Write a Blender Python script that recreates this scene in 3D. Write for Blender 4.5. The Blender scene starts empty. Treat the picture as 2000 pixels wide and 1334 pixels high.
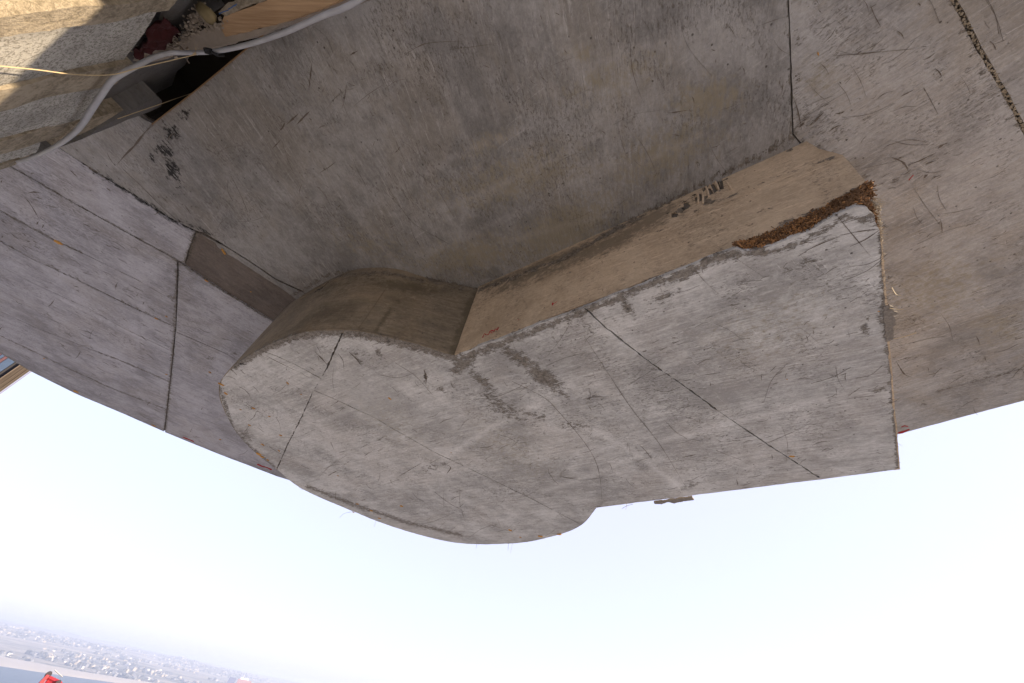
import bpy, bmesh, math, random
import numpy as np
from mathutils import Vector, Matrix, noise
from mathutils.geometry import delaunay_2d_cdt
random.seed(7)
RNG = np.random.default_rng(7)
S = bpy.context.scene
COL = S.collection

# ------------------------------------------------------------------ camera
F, ROLL, PITCH = 740.0, math.radians(12), math.radians(45)
CR, SR, CP, SP = math.cos(ROLL), math.sin(ROLL), math.cos(PITCH), math.sin(PITCH)
cd = bpy.data.cameras.new('camera'); cam = bpy.data.objects.new('camera', cd); COL.objects.link(cam)
cd.sensor_width = 36; cd.lens = F / 2000 * 36; cd.clip_start = 0.05; cd.clip_end = 80000
right = Vector((CR, SP * SR * -1, CP * SR * 1))
# camera axes in world: level right (1,0,0), up (0,-SP,CP), forward (0,CP,SP)
ru, uu, fw = Vector((1, 0, 0)), Vector((0, -SP, CP)), Vector((0, CP, SP))
right = ru * CR + uu * SR
up = uu * CR - ru * SR
M = Matrix((right, up, -fw)).transposed()
cam.matrix_world = M.to_4x4()
S.camera = cam

# ------------------------------------------------------------------ light
SUN_AZ, SUN_EL = math.radians(100), math.radians(11.8)
w = bpy.data.worlds.new('World'); S.world = w; w.use_nodes = True
nt = w.node_tree; bg = nt.nodes['Background']
sky = nt.nodes.new('ShaderNodeTexSky'); sky.sky_type = 'NISHITA'; sky.sun_disc = False
sky.sun_elevation = SUN_EL; sky.sun_rotation = SUN_AZ
sky.air_density = 1.0; sky.dust_density = 1.0; sky.ozone_density = 3.0; sky.altitude = 80
veil = nt.nodes.new('ShaderNodeMix'); veil.data_type = 'RGBA'; veil.inputs[0].default_value = .72   # thin even high cloud over the clear sky
veil.inputs[7].default_value = (2.80, 2.72, 3.45, 1)
nt.links.new(sky.outputs[0], veil.inputs[6]); nt.links.new(veil.outputs[2], bg.inputs[0]); bg.inputs[1].default_value = 0.15
sd = bpy.data.lights.new('sun', 'SUN'); sun = bpy.data.objects.new('sun', sd); COL.objects.link(sun)
sd.energy = 4.8; sd.angle = math.radians(0.53); sd.color = (1.0, 0.80, 0.55)
sdir = Vector((math.sin(SUN_AZ) * math.cos(SUN_EL), math.cos(SUN_AZ) * math.cos(SUN_EL), math.sin(SUN_EL)))
sun.rotation_euler = sdir.to_track_quat('Z', 'Y').to_euler()
sun.location = (0, 0, 60)
S.view_settings.view_transform = 'Standard'; S.view_settings.look = 'None'
S.view_settings.gamma = 1; S.view_settings.use_curve_mapping = False
S.view_settings.exposure = 1.35
S.cycles.max_bounces = 8; S.cycles.diffuse_bounces = 5; S.cycles.volume_bounces = 1
S.cycles.use_denoising = True

# ------------------------------------------------------------------ photo rays onto real planes
def rays(P):
    P = np.asarray(P, float).reshape(-1, 2)
    x = (P[:, 0] - 1000) / F; y = -(P[:, 1] - 667) / F
    u = x * CR - y * SR; v = x * SR + y * CR
    return np.stack([u, CP - v * SP, SP + v * CP], 1)
def on_z(P, z):
    d = rays(P); return d * (z / d[:, 2:3])
def on_plane(P, n, c):
    d = rays(P); n = np.asarray(n, float); return d * (c / (d @ n))[:, None]
def project(X):
    X = np.asarray(X, float)
    u, a, b = X[:, 0], X[:, 1] * CP + X[:, 2] * SP, -X[:, 1] * SP + X[:, 2] * CP
    a = np.where(np.abs(a) < 1e-6, 1e-6, a)
    u, v = u / a, b / a
    x = u * CR + v * SR; y = -u * SR + v * CR
    px = np.stack([1000 + x * F, 667 - y * F], 1); px[a < 0.02] = -9999
    return px
H0, H1 = 1.0, 1.46          # underside of the block, underside of the canopy (metres above the eye)
EYE = 80.0                  # metres above the sea

# ------------------------------------------------------------------ object helpers
def tag(o, label=None, cat=None, group=None, kind=None):
    for k, v in (('label', label), ('category', cat), ('group', group), ('kind', kind)):
        if v: o[k] = v
    return o
def empty(name, loc, label, cat, group=None):
    o = bpy.data.objects.new(name, None); COL.objects.link(o); o.location = loc; o.empty_display_size = .1
    return tag(o, label, cat, group)
def mesh_obj(name, V, Fc, mat, parent=None, smooth=False, loc=None):
    """vertices in world space; the object sits at its parent (or at loc)"""
    V = np.asarray(V, float)
    base = np.array(parent_world(parent)) if parent is not None else np.array(loc if loc is not None else (0, 0, 0), float)
    me = bpy.data.meshes.new(name)
    me.from_pydata((V - base).tolist(), [], [tuple(int(i) for i in f) for f in Fc])
    if smooth: me.polygons.foreach_set('use_smooth', [True] * len(me.polygons))
    me.update()
    if mat: me.materials.append(mat)
    o = bpy.data.objects.new(name, me); COL.objects.link(o)
    if parent is not None: o.parent = parent
    elif loc is not None: o.location = loc
    return o
def parent_world(p):
    v = Vector((0, 0, 0))
    while p is not None: v = v + p.location; p = p.parent
    return v
class MB:
    def __init__(s): s.V = []; s.F = []
    def add(s, V, Fc):
        o = len(s.V); s.V.extend([tuple(v) for v in V]); s.F.extend([tuple(i + o for i in f) for f in Fc])
    def box(s, c, ax, half):
        c = np.asarray(c, float); A = [np.asarray(a, float) * h for a, h in zip(ax, half)]
        V = [c + i * A[0] + j * A[1] + k * A[2] for k in (-1, 1) for j in (-1, 1) for i in (-1, 1)]
        s.add(V, [(0, 2, 3, 1), (4, 5, 7, 6), (0, 1, 5, 4), (2, 6, 7, 3), (0, 4, 6, 2), (1, 3, 7, 5)])
    def tube(s, P, r, n=8, cap=True):
        P = np.asarray(P, float); r = np.broadcast_to(np.asarray(r, float), (len(P),))
        T = np.gradient(P, axis=0); T /= np.linalg.norm(T, axis=1)[:, None]
        a = np.array([0, 0, 1.]) if abs(T[0][2]) < .9 else np.array([1., 0, 0])
        V = []; u = np.cross(T[0], a); u /= np.linalg.norm(u)
        for p, t, q in zip(P, T, r):
            u = u - t * (u @ t); u /= np.linalg.norm(u); b = np.cross(t, u)
            for k in range(n):
                th = 2 * math.pi * k / n; V.append(p + q * (math.cos(th) * u + math.sin(th) * b))
        Fc = [(i * n + k, i * n + (k + 1) % n, (i + 1) * n + (k + 1) % n, (i + 1) * n + k) for i in range(len(P) - 1) for k in range(n)]
        if cap: Fc += [tuple(range(n - 1, -1, -1)), tuple(range((len(P) - 1) * n, len(P) * n))]
        s.add(V, Fc)
    def lump(s, c, r, squash=(1, 1, 1), jit=.3):
        V0, F0 = ICO
        s.add([np.asarray(c) + r * np.asarray(squash) * np.asarray(v) * (1 + random.uniform(-jit, jit)) for v in V0], F0)
    def build(s, name, mat, parent=None, smooth=False, loc=None): return mesh_obj(name, s.V, s.F, mat, parent, smooth, loc)
_b = bmesh.new(); bmesh.ops.create_icosphere(_b, subdivisions=1, radius=1)
ICO = ([tuple(v.co) for v in _b.verts], [tuple(v.index for v in f.verts) for f in _b.faces]); _b.free()
def spline(P, n):
    P = np.asarray(P, float); out = []
    Q = np.vstack([2 * P[0] - P[1], P, 2 * P[-1] - P[-2]])
    for i in range(1, len(Q) - 2):
        for k in range(n):
            t = k / n
            out.append(.5 * (2 * Q[i] + (Q[i + 1] - Q[i - 1]) * t + (2 * Q[i - 1] - 5 * Q[i] + 4 * Q[i + 1] - Q[i + 2]) * t * t + (3 * Q[i] - Q[i - 1] - 3 * Q[i + 1] + Q[i + 2]) * t ** 3))
    return np.array(out + [P[-1]])
def nz(x, y, z=0.0): return noise.noise(Vector((x, y, z)))

# ------------------------------------------------------------------ materials
class NT:
    def __init__(s, name):
        s.m = bpy.data.materials.new(name); s.m.use_nodes = True; s.t = s.m.node_tree
        s.b = s.t.nodes['Principled BSDF']; s.tc = s.t.nodes.new('ShaderNodeTexCoord').outputs['Object']
    def n(s, t, **k):
        o = s.t.nodes.new(t)
        for a, b in k.items(): setattr(o, a, b)
        return o
    def l(s, a, b): s.t.links.new(a, b)
    def map(s, rot=0.0, scale=(1, 1, 1), loc=(0, 0, 0)):
        m = s.n('ShaderNodeMapping'); m.vector_type = 'TEXTURE'
        m.inputs['Rotation'].default_value = (0, 0, rot); m.inputs['Location'].default_value = loc
        m.inputs['Scale'].default_value = tuple(1 / v for v in scale)
        s.l(s.tc, m.inputs['Vector']); return m.outputs[0]
    def noise(s, scale, vec=None, detail=4, rough=.6, dist=0.0):
        o = s.n('ShaderNodeTexNoise'); o.inputs['Scale'].default_value = scale; o.inputs['Detail'].default_value = detail
        o.inputs['Roughness'].default_value = rough; o.inputs['Distortion'].default_value = dist
        s.l(vec if vec is not None else s.tc, o.inputs['Vector']); return o.outputs['Fac']
    def voro(s, scale, vec=None):
        o = s.n('ShaderNodeTexVoronoi'); o.inputs['Scale'].default_value = scale
        s.l(vec if vec is not None else s.tc, o.inputs['Vector']); return o
    def math(s, op, a, b=None, c=None, clamp=False):
        o = s.n('ShaderNodeMath', operation=op); o.use_clamp = clamp
        for i, v in enumerate((a, b, c)):
            if v is None: continue
            if isinstance(v, (int, float)): o.inputs[i].default_value = v
            else: s.l(v, o.inputs[i])
        return o.outputs[0]
    def step(s, v, lo, hi):
        o = s.n('ShaderNodeMapRange', interpolation_type='SMOOTHSTEP')
        s.l(v, o.inputs['Value']); o.inputs['From Min'].default_value = lo; o.inputs['From Max'].default_value = hi
        return o.outputs[0]
    def mix(s, f, a, b):
        o = s.n('ShaderNodeMix', data_type='RGBA'); 
        if isinstance(f, (int, float)): o.inputs[0].default_value = f
        else: s.l(f, o.inputs[0])
        for i, v in ((6, a), (7, b)):
            if isinstance(v, tuple): o.inputs[i].default_value = (*v, 1)
            else: s.l(v, o.inputs[i])
        return o.outputs[2]
    def fin(s, col, rough=.85, bump=None, strength=.3, distance=.004):
        if isinstance(col, tuple): s.b.inputs['Base Color'].default_value = (*col, 1)
        else: s.l(col, s.b.inputs['Base Color'])
        if isinstance(rough, (int, float)): s.b.inputs['Roughness'].default_value = rough
        else: s.l(rough, s.b.inputs['Roughness'])
        s.b.inputs['Specular IOR Level'].default_value = .3
        if bump is not None:
            o = s.n('ShaderNodeBump'); o.inputs['Strength'].default_value = strength; o.inputs['Distance'].default_value = distance
            s.l(bump, o.inputs['Height']); s.l(o.outputs[0], s.b.inputs['Normal'])
        return s.m

def concrete(name, light, dark, ang, warm=(.27, .22, .155), warm_amt=.35, stretch=16, zstretch=None, film=(.24, .205, .14), streak_amt=.55, peel_gain=1.0):
    """board-cast concrete: cloudy tone, drag streaks along one direction, pores, scuffs; painted wear and tints read from the 'marks' attribute"""
    k = NT(name)
    z3 = zstretch is not None
    dirv = k.map(ang, (1, stretch, zstretch if z3 else 1))
    thin = lambda a, f: k.map(ang + a, (1, f, f if z3 else 1))
    cloud = k.noise(1.7, None, 6, .62, .4)
    cloud2 = k.noise(5.5, None, 7, .7, .3)
    blot = k.noise(13, k.map(ang, (1, 1.8, 1.8 if z3 else 1)), 7, .72, .5)
    st1 = k.noise(3.2, dirv, 7, .7, .25)
    st2 = k.noise(9, thin(.05, stretch * 1.3), 6, .75)
    fine = k.noise(95, None, 4, .8); mid = k.noise(42, thin(0, 2.2), 5, .75)
    rnd = k.n('ShaderNodeObjectInfo').outputs['Random']
    c0 = lambda v, a: k.math('MULTIPLY', k.math('SUBTRACT', v, .5), a)
    tone = c0(cloud, 1.1)
    for v, a in ((cloud2, 1.0), (blot, .6), (st1, streak_amt * 1.1), (st2, streak_amt * .8), (mid, .40), (rnd, .10)): tone = k.math('ADD', tone, c0(v, a))
    tone = k.step(tone, -.30, .30)
    col = k.mix(tone, dark, light)
    wm = k.step(k.math('MULTIPLY_ADD', k.noise(2.3, None, 6, .65, .8), .7, k.math('MULTIPLY', k.noise(9, dirv, 6, .7), .3)), .46, .60)
    col = k.mix(k.math('MULTIPLY', wm, warm_amt), col, warm)
    pale = tuple(min(.8, c * 1.42) for c in light)
    # pale scuffs and trowel drags
    sc = k.step(k.noise(6, thin(.03, stretch * 1.6), 9, .8, .2), .545, .61); sg = k.step(k.noise(2.2, None, 5, .65, .5), .44, .60)
    col = k.mix(k.math('MULTIPLY', k.math('MULTIPLY', sc, sg), .5), col, pale)
    sc2 = k.step(k.noise(5, thin(1.25, stretch * 1.6), 9, .8, .2), .575, .64)
    col = k.mix(k.math('MULTIPLY', k.math('MULTIPLY', sc2, k.step(k.noise(2.9, k.map(0, (1, 1, 1), (7, 2, 4)), 5, .65), .46, .6)), .38), col, pale)
    lt0 = k.step(k.noise(24, thin(.2, 1.6), 8, .8), .57, .66); col = k.mix(k.math('MULTIPLY', lt0, .28), col, pale)
    # dark drag lines
    dl = k.math('MULTIPLY', k.step(k.noise(12, thin(.06, 24), 9, .82), .565, .63), k.step(k.noise(2.6, None, 6, .68), .45, .57))
    col = k.mix(k.math('MULTIPLY', dl, .62), col, (.095, .078, .062))
    dl2 = k.math('MULTIPLY', k.step(k.noise(13, thin(1.42, 24), 9, .82), .59, .65), k.step(k.noise(3.1, k.map(0, (1, 1, 1), (3, 1, 0)), 5, .65), .47, .6))
    col = k.mix(k.math('MULTIPLY', dl2, .45), col, (.10, .083, .066))
    # crumbly specks gathered in patches
    gate = k.step(k.noise(3.6, k.map(.4, (1, 2.2, 1), (5, 2, 1)), 8, .75), .475, .58)
    spk = k.step(k.noise(58, thin(0, 2.4), 5, .8), .54, .60)
    pit = k.math('MULTIPLY', spk, gate)
    col = k.mix(k.math('MULTIPLY', pit, .62), col, (.11, .09, .07))
    # pores
    v = k.voro(46); dpore = k.step(v.outputs['Distance'], .17, .08)
    sepc = k.n('ShaderNodeSeparateColor'); k.l(v.outputs['Color'], sepc.inputs[0])
    pore = k.math('MULTIPLY', dpore, k.math('GREATER_THAN', sepc.outputs[0], .88))
    col = k.mix(k.math('MULTIPLY', pore, .8), col, (.06, .05, .042))
    # grain
    g = k.math('ADD', c0(fine, .62), c0(mid, .26))
    hs = k.n('ShaderNodeHueSaturation'); k.l(col, hs.inputs['Color']); k.l(k.math('ADD', g, 1.0), hs.inputs['Value']); col = hs.outputs[0]
    # marks
    at = k.n('ShaderNodeAttribute'); at.attribute_name = 'marks'
    sp2 = k.n('ShaderNodeSeparateColor'); k.l(at.outputs['Color'], sp2.inputs[0])
    rag = k.math('MULTIPLY_ADD', k.noise(15, dirv, 8, .78), .5, k.math('MULTIPLY', k.noise(40, None, 7, .75), .5))
    def mk(ch, hard=.05, amt=.9, bias=.60):
        e = k.math('ADD', ch, k.math('MULTIPLY', k.math('SUBTRACT', rag, .5), 4.2))
        return k.math('MULTIPLY', k.math('MULTIPLY', k.step(e, bias - hard, bias + hard), amt), k.step(ch, .04, .2))
    fl = mk(sp2.outputs[2], .35, .75, .5); col = k.mix(fl, col, film)
    lt = k.math('MULTIPLY', at.outputs['Alpha'], k.step(rag, .33, .6)); col = k.mix(k.math('MULTIPLY', lt, .62), col, tuple(min(.8, c * 1.35) for c in light))
    pl = mk(sp2.outputs[0], .05, .88 * peel_gain); peelc = k.mix(k.step(k.noise(75, None, 5, .8), .38, .62), (.075, .062, .05), (.21, .182, .15))
    col = k.mix(pl, col, peelc)
    so = mk(sp2.outputs[1], .16, .96, .6); col = k.mix(so, col, (.013, .012, .011))
    h = k.math('MULTIPLY_ADD', st1, .35, k.math('MULTIPLY_ADD', blot, .5, k.math('MULTIPLY_ADD', fine, .22, k.math('MULTIPLY', mid, .35))))
    h = k.math('SUBTRACT', h, k.math('MULTIPLY_ADD', pl, .35, k.math('MULTIPLY_ADD', pore, .5, k.math('MULTIPLY_ADD', pit, .22, k.math('MULTIPLY', dl, .2)))))
    return k.fin(col, k.math('MULTIPLY_ADD', tone, .12, .78), h, .7, .006)
def plain(name, col, rough=.7, var=.25, scale=20, bump=.2, metal=0.0):
    k = NT(name); n = k.noise(scale, None, 5, .65)
    c = k.mix(n, tuple(v * (1 - var) for v in col), tuple(min(.85, v * (1 + var)) for v in col))
    m = k.fin(c, rough, n, bump, .004); k.b.inputs['Metallic'].default_value = metal; return m
def pxdir(a, b, z):
    p = on_z([a, b], z); return math.atan2(p[1][1] - p[0][1], p[1][0] - p[0][0])
A_BAR = pxdir((887, 693), (1715, 400), H0)
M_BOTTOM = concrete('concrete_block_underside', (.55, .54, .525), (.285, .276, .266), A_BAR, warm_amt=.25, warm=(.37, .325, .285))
M_MAIN = concrete('concrete_main_soffit', (.31, .298, .286), (.155, .147, .14), pxdir((560, 300), (640, 420), H1), warm=(.24, .21, .172), warm_amt=.4, stretch=7, streak_amt=.22)  # darker than the side fields: weaker sky light put into the colour
M_LEFT = concrete('concrete_left_soffit', (.415, .405, .43), (.225, .217, .229), pxdir((20, 325), (340, 505), H1), warm_amt=.2, stretch=18)  # bluer: sky light at the open rim put into the colour
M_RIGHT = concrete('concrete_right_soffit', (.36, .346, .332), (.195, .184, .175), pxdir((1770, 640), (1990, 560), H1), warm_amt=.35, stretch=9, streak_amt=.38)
M_FACE = concrete('concrete_tan_face', (.54, .42, .295), (.37, .285, .195), A_BAR, warm=(.42, .305, .20), warm_amt=.35, stretch=9, zstretch=2.0, film=(.13, .105, .072), streak_amt=.3)  # tan formwork stain, with warm bounce light put into the colour too
M_CURVE = concrete('concrete_brown_face', (.26, .21, .15), (.13, .104, .073), 0, warm=(.225, .165, .10), warm_amt=.4, stretch=1.4, zstretch=16, film=(.10, .08, .05), streak_amt=.7)
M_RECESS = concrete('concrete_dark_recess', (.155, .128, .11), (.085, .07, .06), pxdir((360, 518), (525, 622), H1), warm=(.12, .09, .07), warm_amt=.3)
M_BACK = plain('joint_mortar', (.13, .112, .094), .95, .4, 60, .5)
M_MORTAR = plain('dry_mortar', (.27, .225, .165), .95, .35, 45, .6)
M_FRINGE = plain('ragged_mortar', (.34, .29, .225), .9, .35, 80, .4)
M_DARKM = plain('grey_mortar_scrap', (.20, .175, .15), .95, .75, 110, 1.0)
M_SCR = plain('dark_residue', (.115, .093, .075), .9, .4, 90, .1)
M_CHIP = plain('wood_chip', (.52, .27, .07), .8, .35, 200, .2)
M_FIBRE = plain('orange_fibre', (.36, .185, .075), .85, .55, 60, .2)
M_FIBRED = plain('brown_fibre', (.15, .085, .045), .9, .5, 60, .2)
M_STRAW = plain('dry_straw', (.46, .36, .22), .7, .25, 90, .1)
M_VOID = plain('void_shadow', (.03, .024, .018), 1, .3, 60, .3)  # near-black colour in place of the shade inside openings
M_RED = plain('red_paint', (.36, .03, .035), .8, .4, 120, .2)
M_WHITE = plain('white_hose', (.34, .345, .37), .5, .3, 22, .15)
M_TIMBER = None

# ------------------------------------------------------------------ wear and tints traced from the photograph (pixels), baked to the vertices it falls on
def blob_field(px, blobs):
    v = np.zeros(len(px))
    for (x, y, rx, ry, a, s) in blobs:
        c, sn = math.cos(math.radians(a)), math.sin(math.radians(a)); dx, dy = px[:, 0] - x, px[:, 1] - y
        u, t = (dx * c + dy * sn) / rx, (-dx * sn + dy * c) / ry
        v = np.maximum(v, s * np.exp(-(u * u + t * t) * .9))
    return v
def line_field(px, lines):
    v = np.zeros(len(px))
    for (P, wd, s) in lines:
        P = np.asarray(P, float); best = np.full(len(px), 1e9)
        for a, b in zip(P[:-1], P[1:]):
            ab = b - a; t = np.clip(((px - a) @ ab) / (ab @ ab), 0, 1)
            best = np.minimum(best, np.linalg.norm(px - a - t[:, None] * ab, axis=1))
        v = np.maximum(v, s * np.exp(-(best / wd) ** 2 * .9))
    return v
MK = {
 'bottom': (
  ([(905, 712, 26, 14, -20, 1.0), (940, 742, 34, 13, 40, .8), (1062, 737, 44, 17, 32, 1.05), (1015, 700, 55, 16, 30, .85), (1100, 770, 26, 7, 40, .75),
    (1340, 532, 60, 13, -22, 1.0), (1225, 600, 26, 12, 50, .85), (1290, 580, 40, 12, -20, .7), (1400, 505, 44, 14, -18, .95), (970, 680, 40, 9, -18, .75), (890, 725, 20, 10, 0, .8),
    (740, 690, 8, 22, -30, .7), (830, 735, 5, 20, 5, .75), (700, 700, 6, 22, -25, .65), (860, 760, 30, 8, 20, .6), (985, 800, 70, 22, 25, .62), (1120, 830, 50, 14, 5, .55),
    (1690, 640, 14, 30, 0, .7), (1725, 620, 9, 40, 0, 1.0), (1715, 760, 30, 8, -10, .7), (1560, 520, 60, 10, -25, .5), (500, 800, 40, 10, 30, .5), (480, 850, 28, 10, 35, .6),
    (840, 915, 60, 16, -20, .5), (1000, 960, 70, 14, -5, .45), (1345, 950, 30, 12, -20, .6), (1150, 640, 40, 10, 30, .6), (1700, 420, 22, 9, 20, .9), (1470, 490, 40, 8, -22, .9)],
   [([(455, 715), (510, 682), (580, 654), (640, 648), (700, 650), (760, 663), (820, 678), (887, 697)], 12, .95),
    ([(430, 760), (455, 840), (495, 880), (540, 918)], 6, .75), ([(600, 950), (690, 985), (800, 1022), (900, 1045)], 6, .72),
    ([(900, 700), (1000, 662), (1140, 608), (1290, 548), (1440, 492)], 9, .9), ([(1440, 500), (1515, 492), (1590, 462), (1650, 425), (1712, 430)], 9, .8), ([(1717, 405), (1728, 560), (1740, 700), (1750, 830), (1756, 912)], 7, .9),
    ([(950, 770), (1000, 800), (1060, 815)], 10, .62), ([(1165, 990), (1350, 970)], 4, .4)]),
  ([(560, 668, 40, 5, -18, .5), (660, 655, 40, 5, 0, .5), (470, 712, 14, 8, -40, .6), (760, 668, 30, 5, 15, .45), (1310, 576, 3, 8, 0, .9), (1225, 606, 8, 5, 0, .7), (830, 738, 3, 12, 5, .8)], []),
  ([(760, 820, 90, 40, 30, .35), (1500, 640, 150, 70, -20, .35), (1000, 880, 120, 50, 30, .35)], []),
  ([(700, 760, 90, 40, 30, .6), (1030, 640, 60, 20, -20, .7), (820, 770, 120, 30, 35, .5), (1300, 560, 150, 26, -20, .6), (700, 670, 70, 14, 5, .8)],
   [([(870, 890), (960, 835), (1050, 790)], 7, .9), ([(1160, 840), (1250, 890), (1340, 962)], 6, .8), ([(1280, 865), (1400, 835), (1600, 780)], 5, .7), ([(1060, 960), (1180, 920), (1270, 880)], 5, .7), ([(600, 830), (690, 800)], 5, .5)])),
 'main': (
  ([(640, 230, 18, 14, 30, .55), (735, 228, 16, 10, 20, .55), (500, 240, 10, 10, 0, .4), (748, 130, 14, 17, 40, .6), (1075, 378, 7, 6, 0, .8), (1200, 200, 30, 20, 0, .3),
    (440, 490, 20, 5, 30, .5), (820, 145, 16, 10, 20, .45), (900, 150, 12, 8, 0, .45), (1290, 335, 14, 9, 0, .65), (1365, 320, 10, 7, 0, .6)],
   [([(935, 568), (1100, 505), (1300, 395), (1560, 266)], 7, .8), ([(1540, 0), (1546, 120), (1548, 265)], 5, .7), ([(570, 578), (650, 533), (740, 527), (850, 548), (930, 565)], 6, .75), ([(300, 245), (420, 150), (520, 65)], 9, .6)]),
  ([(336, 256, 17, 20, 0, .85), (345, 243, 10, 8, 0, .75), (325, 298, 22, 14, 50, .85), (336, 330, 14, 30, -18, .95), (310, 290, 16, 8, 60, .85), (360, 222, 24, 10, -30, .8), (330, 275, 14, 14, 0, .7), (352, 372, 20, 16, 0, .5), (478, 243, 5, 7, 0, 1.0), (295, 305, 8, 14, -20, .7), (345, 350, 6, 14, -10, .7)],
   [([(180, 330), (250, 372), (330, 424), (400, 452), (440, 478)], 6, .62)]),
  ([(1200, 150, 120, 40, -25, .5), (1380, 195, 70, 40, -10, .8), (1000, 350, 160, 50, -15, .6), (1100, 450, 130, 50, -25, .8), (920, 500, 120, 40, -10, .7), (1300, 300, 120, 50, -25, .65), (1130, 100, 30, 16, 0, .7), (1155, 155, 22, 12, 0, .7), (730, 480, 100, 40, 20, .45), (950, 280, 60, 20, -25, .6)], []),
  ([(560, 420, 90, 30, 60, .4)],
   [([(1070, -30), (1110, 90), (1150, 190), (1200, 330)], 6, .8), ([(1185, 30), (1215, 110)], 6, .7), ([(1130, 145), (1230, 100), (1400, 50), (1560, 0)], 6, .6), ([(1130, 200), (1290, 130), (1460, 50)], 4, .55), ([(1000, 470), (1180, 420)], 5, .4), ([(640, 320), (760, 500)], 6, .45), ([(690, 420), (900, 300), (1180, 190)], 5, .5), ([(560, 250), (700, 430), (780, 520)], 5, .6), ([(620, 300), (840, 470)], 5, .5), ([(480, 330), (560, 450)], 4, .5), ([(860, 150), (930, 330)], 6, .4), ([(900, 60), (960, 160)], 6, .4), ([(760, 450), (960, 370), (1200, 250)], 5, .6), ([(820, 500), (1050, 400)], 5, .5), ([(600, 330), (760, 270)], 4, .45), ([(1230, 330), (1400, 250)], 5, .5)])),
 'left': (
  ([(80, 395, 40, 12, 30, .4), (150, 540, 40, 10, 28, .35), (335, 580, 14, 10, 30, .6), (255, 600, 30, 8, 30, .45), (120, 640, 60, 14, 28, .35), (410, 700, 20, 6, 10, .55), (460, 690, 10, 6, 0, .6)],
   [([(347, 510), (342, 620), (333, 740), (322, 842)], 5, .75), ([(0, 690), (60, 727), (150, 771), (320, 844), (430, 890), (540, 930)], 5, .6), ([(20, 325), (150, 400), (350, 510)], 4, .65),
    ([(0, 412), (105, 468), (160, 494)], 4, .72), ([(0, 471), (140, 541), (210, 576), (343, 639)], 4, .6), ([(192, 688), (245, 708), (332, 746)], 2.6, .7), ([(0, 655), (105, 706), (210, 755), (326, 800)], 2.4, .65), ([(383, 455), (362, 512)], 6, .9), ([(360, 520), (525, 624)], 4, .7)]),
  ([(170, 327, 14, 4, 32, .9), (335, 795, 4, 3, 0, .5)], [([(180, 332), (260, 382), (330, 427), (390, 452)], 4.5, .85), ([(110, 287), (180, 330)], 3, .5)]),
  ([], []),
  ([(200, 560, 120, 60, 28, .35), (420, 780, 60, 40, 40, .4)], [([(120, 585), (245, 645), (336, 687)], 3, .9), ([(260, 560), (262, 640)], 4, .5), ([(275, 590), (280, 650)], 4, .5)])),
 'right': (
  ([(1785, 622, 20, 5, 5, .95), (1750, 350, 24, 8, -30, .5), (1640, 250, 22, 8, -40, .6), (1600, 240, 16, 6, -45, .65), (1690, 230, 14, 6, -20, .6), (1800, 790, 12, 5, 0, .7), (1850, 300, 30, 8, -35, .5), (1910, 780, 30, 6, -10, .5), (1900, 690, 50, 6, -15, .5), (1780, 700, 50, 6, -15, .55)],
   [([(1555, 0), (1556, 120), (1552, 265)], 6, .6), ([(1560, 268), (1640, 310), (1700, 352)], 7, .7), ([(1720, 400), (1735, 560), (1745, 700)], 6, .55), ([(1850, 0), (1890, 80), (1940, 170), (1990, 255)], 9, .8), ([(1830, 765), (1900, 745), (1990, 722)], 4, .7)]),
  ([(1832, 285, 8, 4, -35, 1.0), (1843, 286, 5, 3, -35, .8), (1808, 345, 6, 4, -40, 1.0)], [([(1770, 322), (1820, 302)], 2, .9), ([(1735, 306), (1765, 320), (1772, 328)], 2, .8)]),
  ([(1830, 560, 110, 70, -15, .5), (1600, 150, 40, 40, 0, .5), (1950, 640, 60, 40, 0, .5)], []),  # broad tan tint over parts of the right soffit
  ([(1880, 340, 100, 30, -30, .5), (1700, 150, 80, 20, -20, .4), (1800, 480, 60, 20, -10, .5)], [([(1960, 40), (1900, 60)], 20, .5)])),
 'face': (
  ([(1400, 372, 40, 8, -25, .55), (1380, 392, 14, 10, 0, .9), (1330, 408, 20, 8, -35, .8), (1410, 370, 14, 8, 0, .6), (1495, 410, 16, 5, -10, .75), (1450, 385, 5, 16, -15, .55), (1425, 430, 4, 14, -15, .6), (1542, 293, 8, 4, -20, .9), (1575, 292, 6, 3, 0, .8), (1000, 592, 22, 4, -30, .5), (1040, 605, 8, 5, 0, .5)],
   [([(935, 568), (1100, 505), (1300, 395), (1420, 335), (1560, 270)], 6, .8), ([(1440, 483), (1580, 418), (1690, 366)], 7, .85), ([(890, 690), (1140, 598), (1440, 476)], 3, .55), ([(1356, 414), (1500, 352), (1640, 302)], 3, .7), ([(1100, 537), (1250, 468), (1356, 418)], 3, .5)]),
  ([(1340, 402, 10, 7, -30, .8), (1318, 419, 9, 5, 0, .8)], [([(1300, 420), (1380, 366), (1422, 348)], 3, .55)]),
  ([(1180, 478, 150, 15, -25, 1.05), (1050, 530, 80, 9, -26, .9), (1275, 425, 50, 13, -25, 1.1), (1000, 553, 60, 10, -28, .9)], [([(945, 562), (1150, 478), (1280, 412)], 9, .8)]),
  ([(1500, 330, 60, 20, -25, .4), (1150, 560, 100, 14, -24, .3)], [])),
 'curve': (
  ([(620, 562, 30, 9, -25, .8), (880, 570, 30, 10, 10, .5)], [([(560, 588), (600, 558), (650, 540), (740, 531), (850, 552), (935, 570)], 6, .7), ([(510, 676), (580, 650), (700, 643), (800, 664), (887, 690)], 4, .6)]),
  ([(625, 562, 22, 4, -30, .95)], []),
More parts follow.
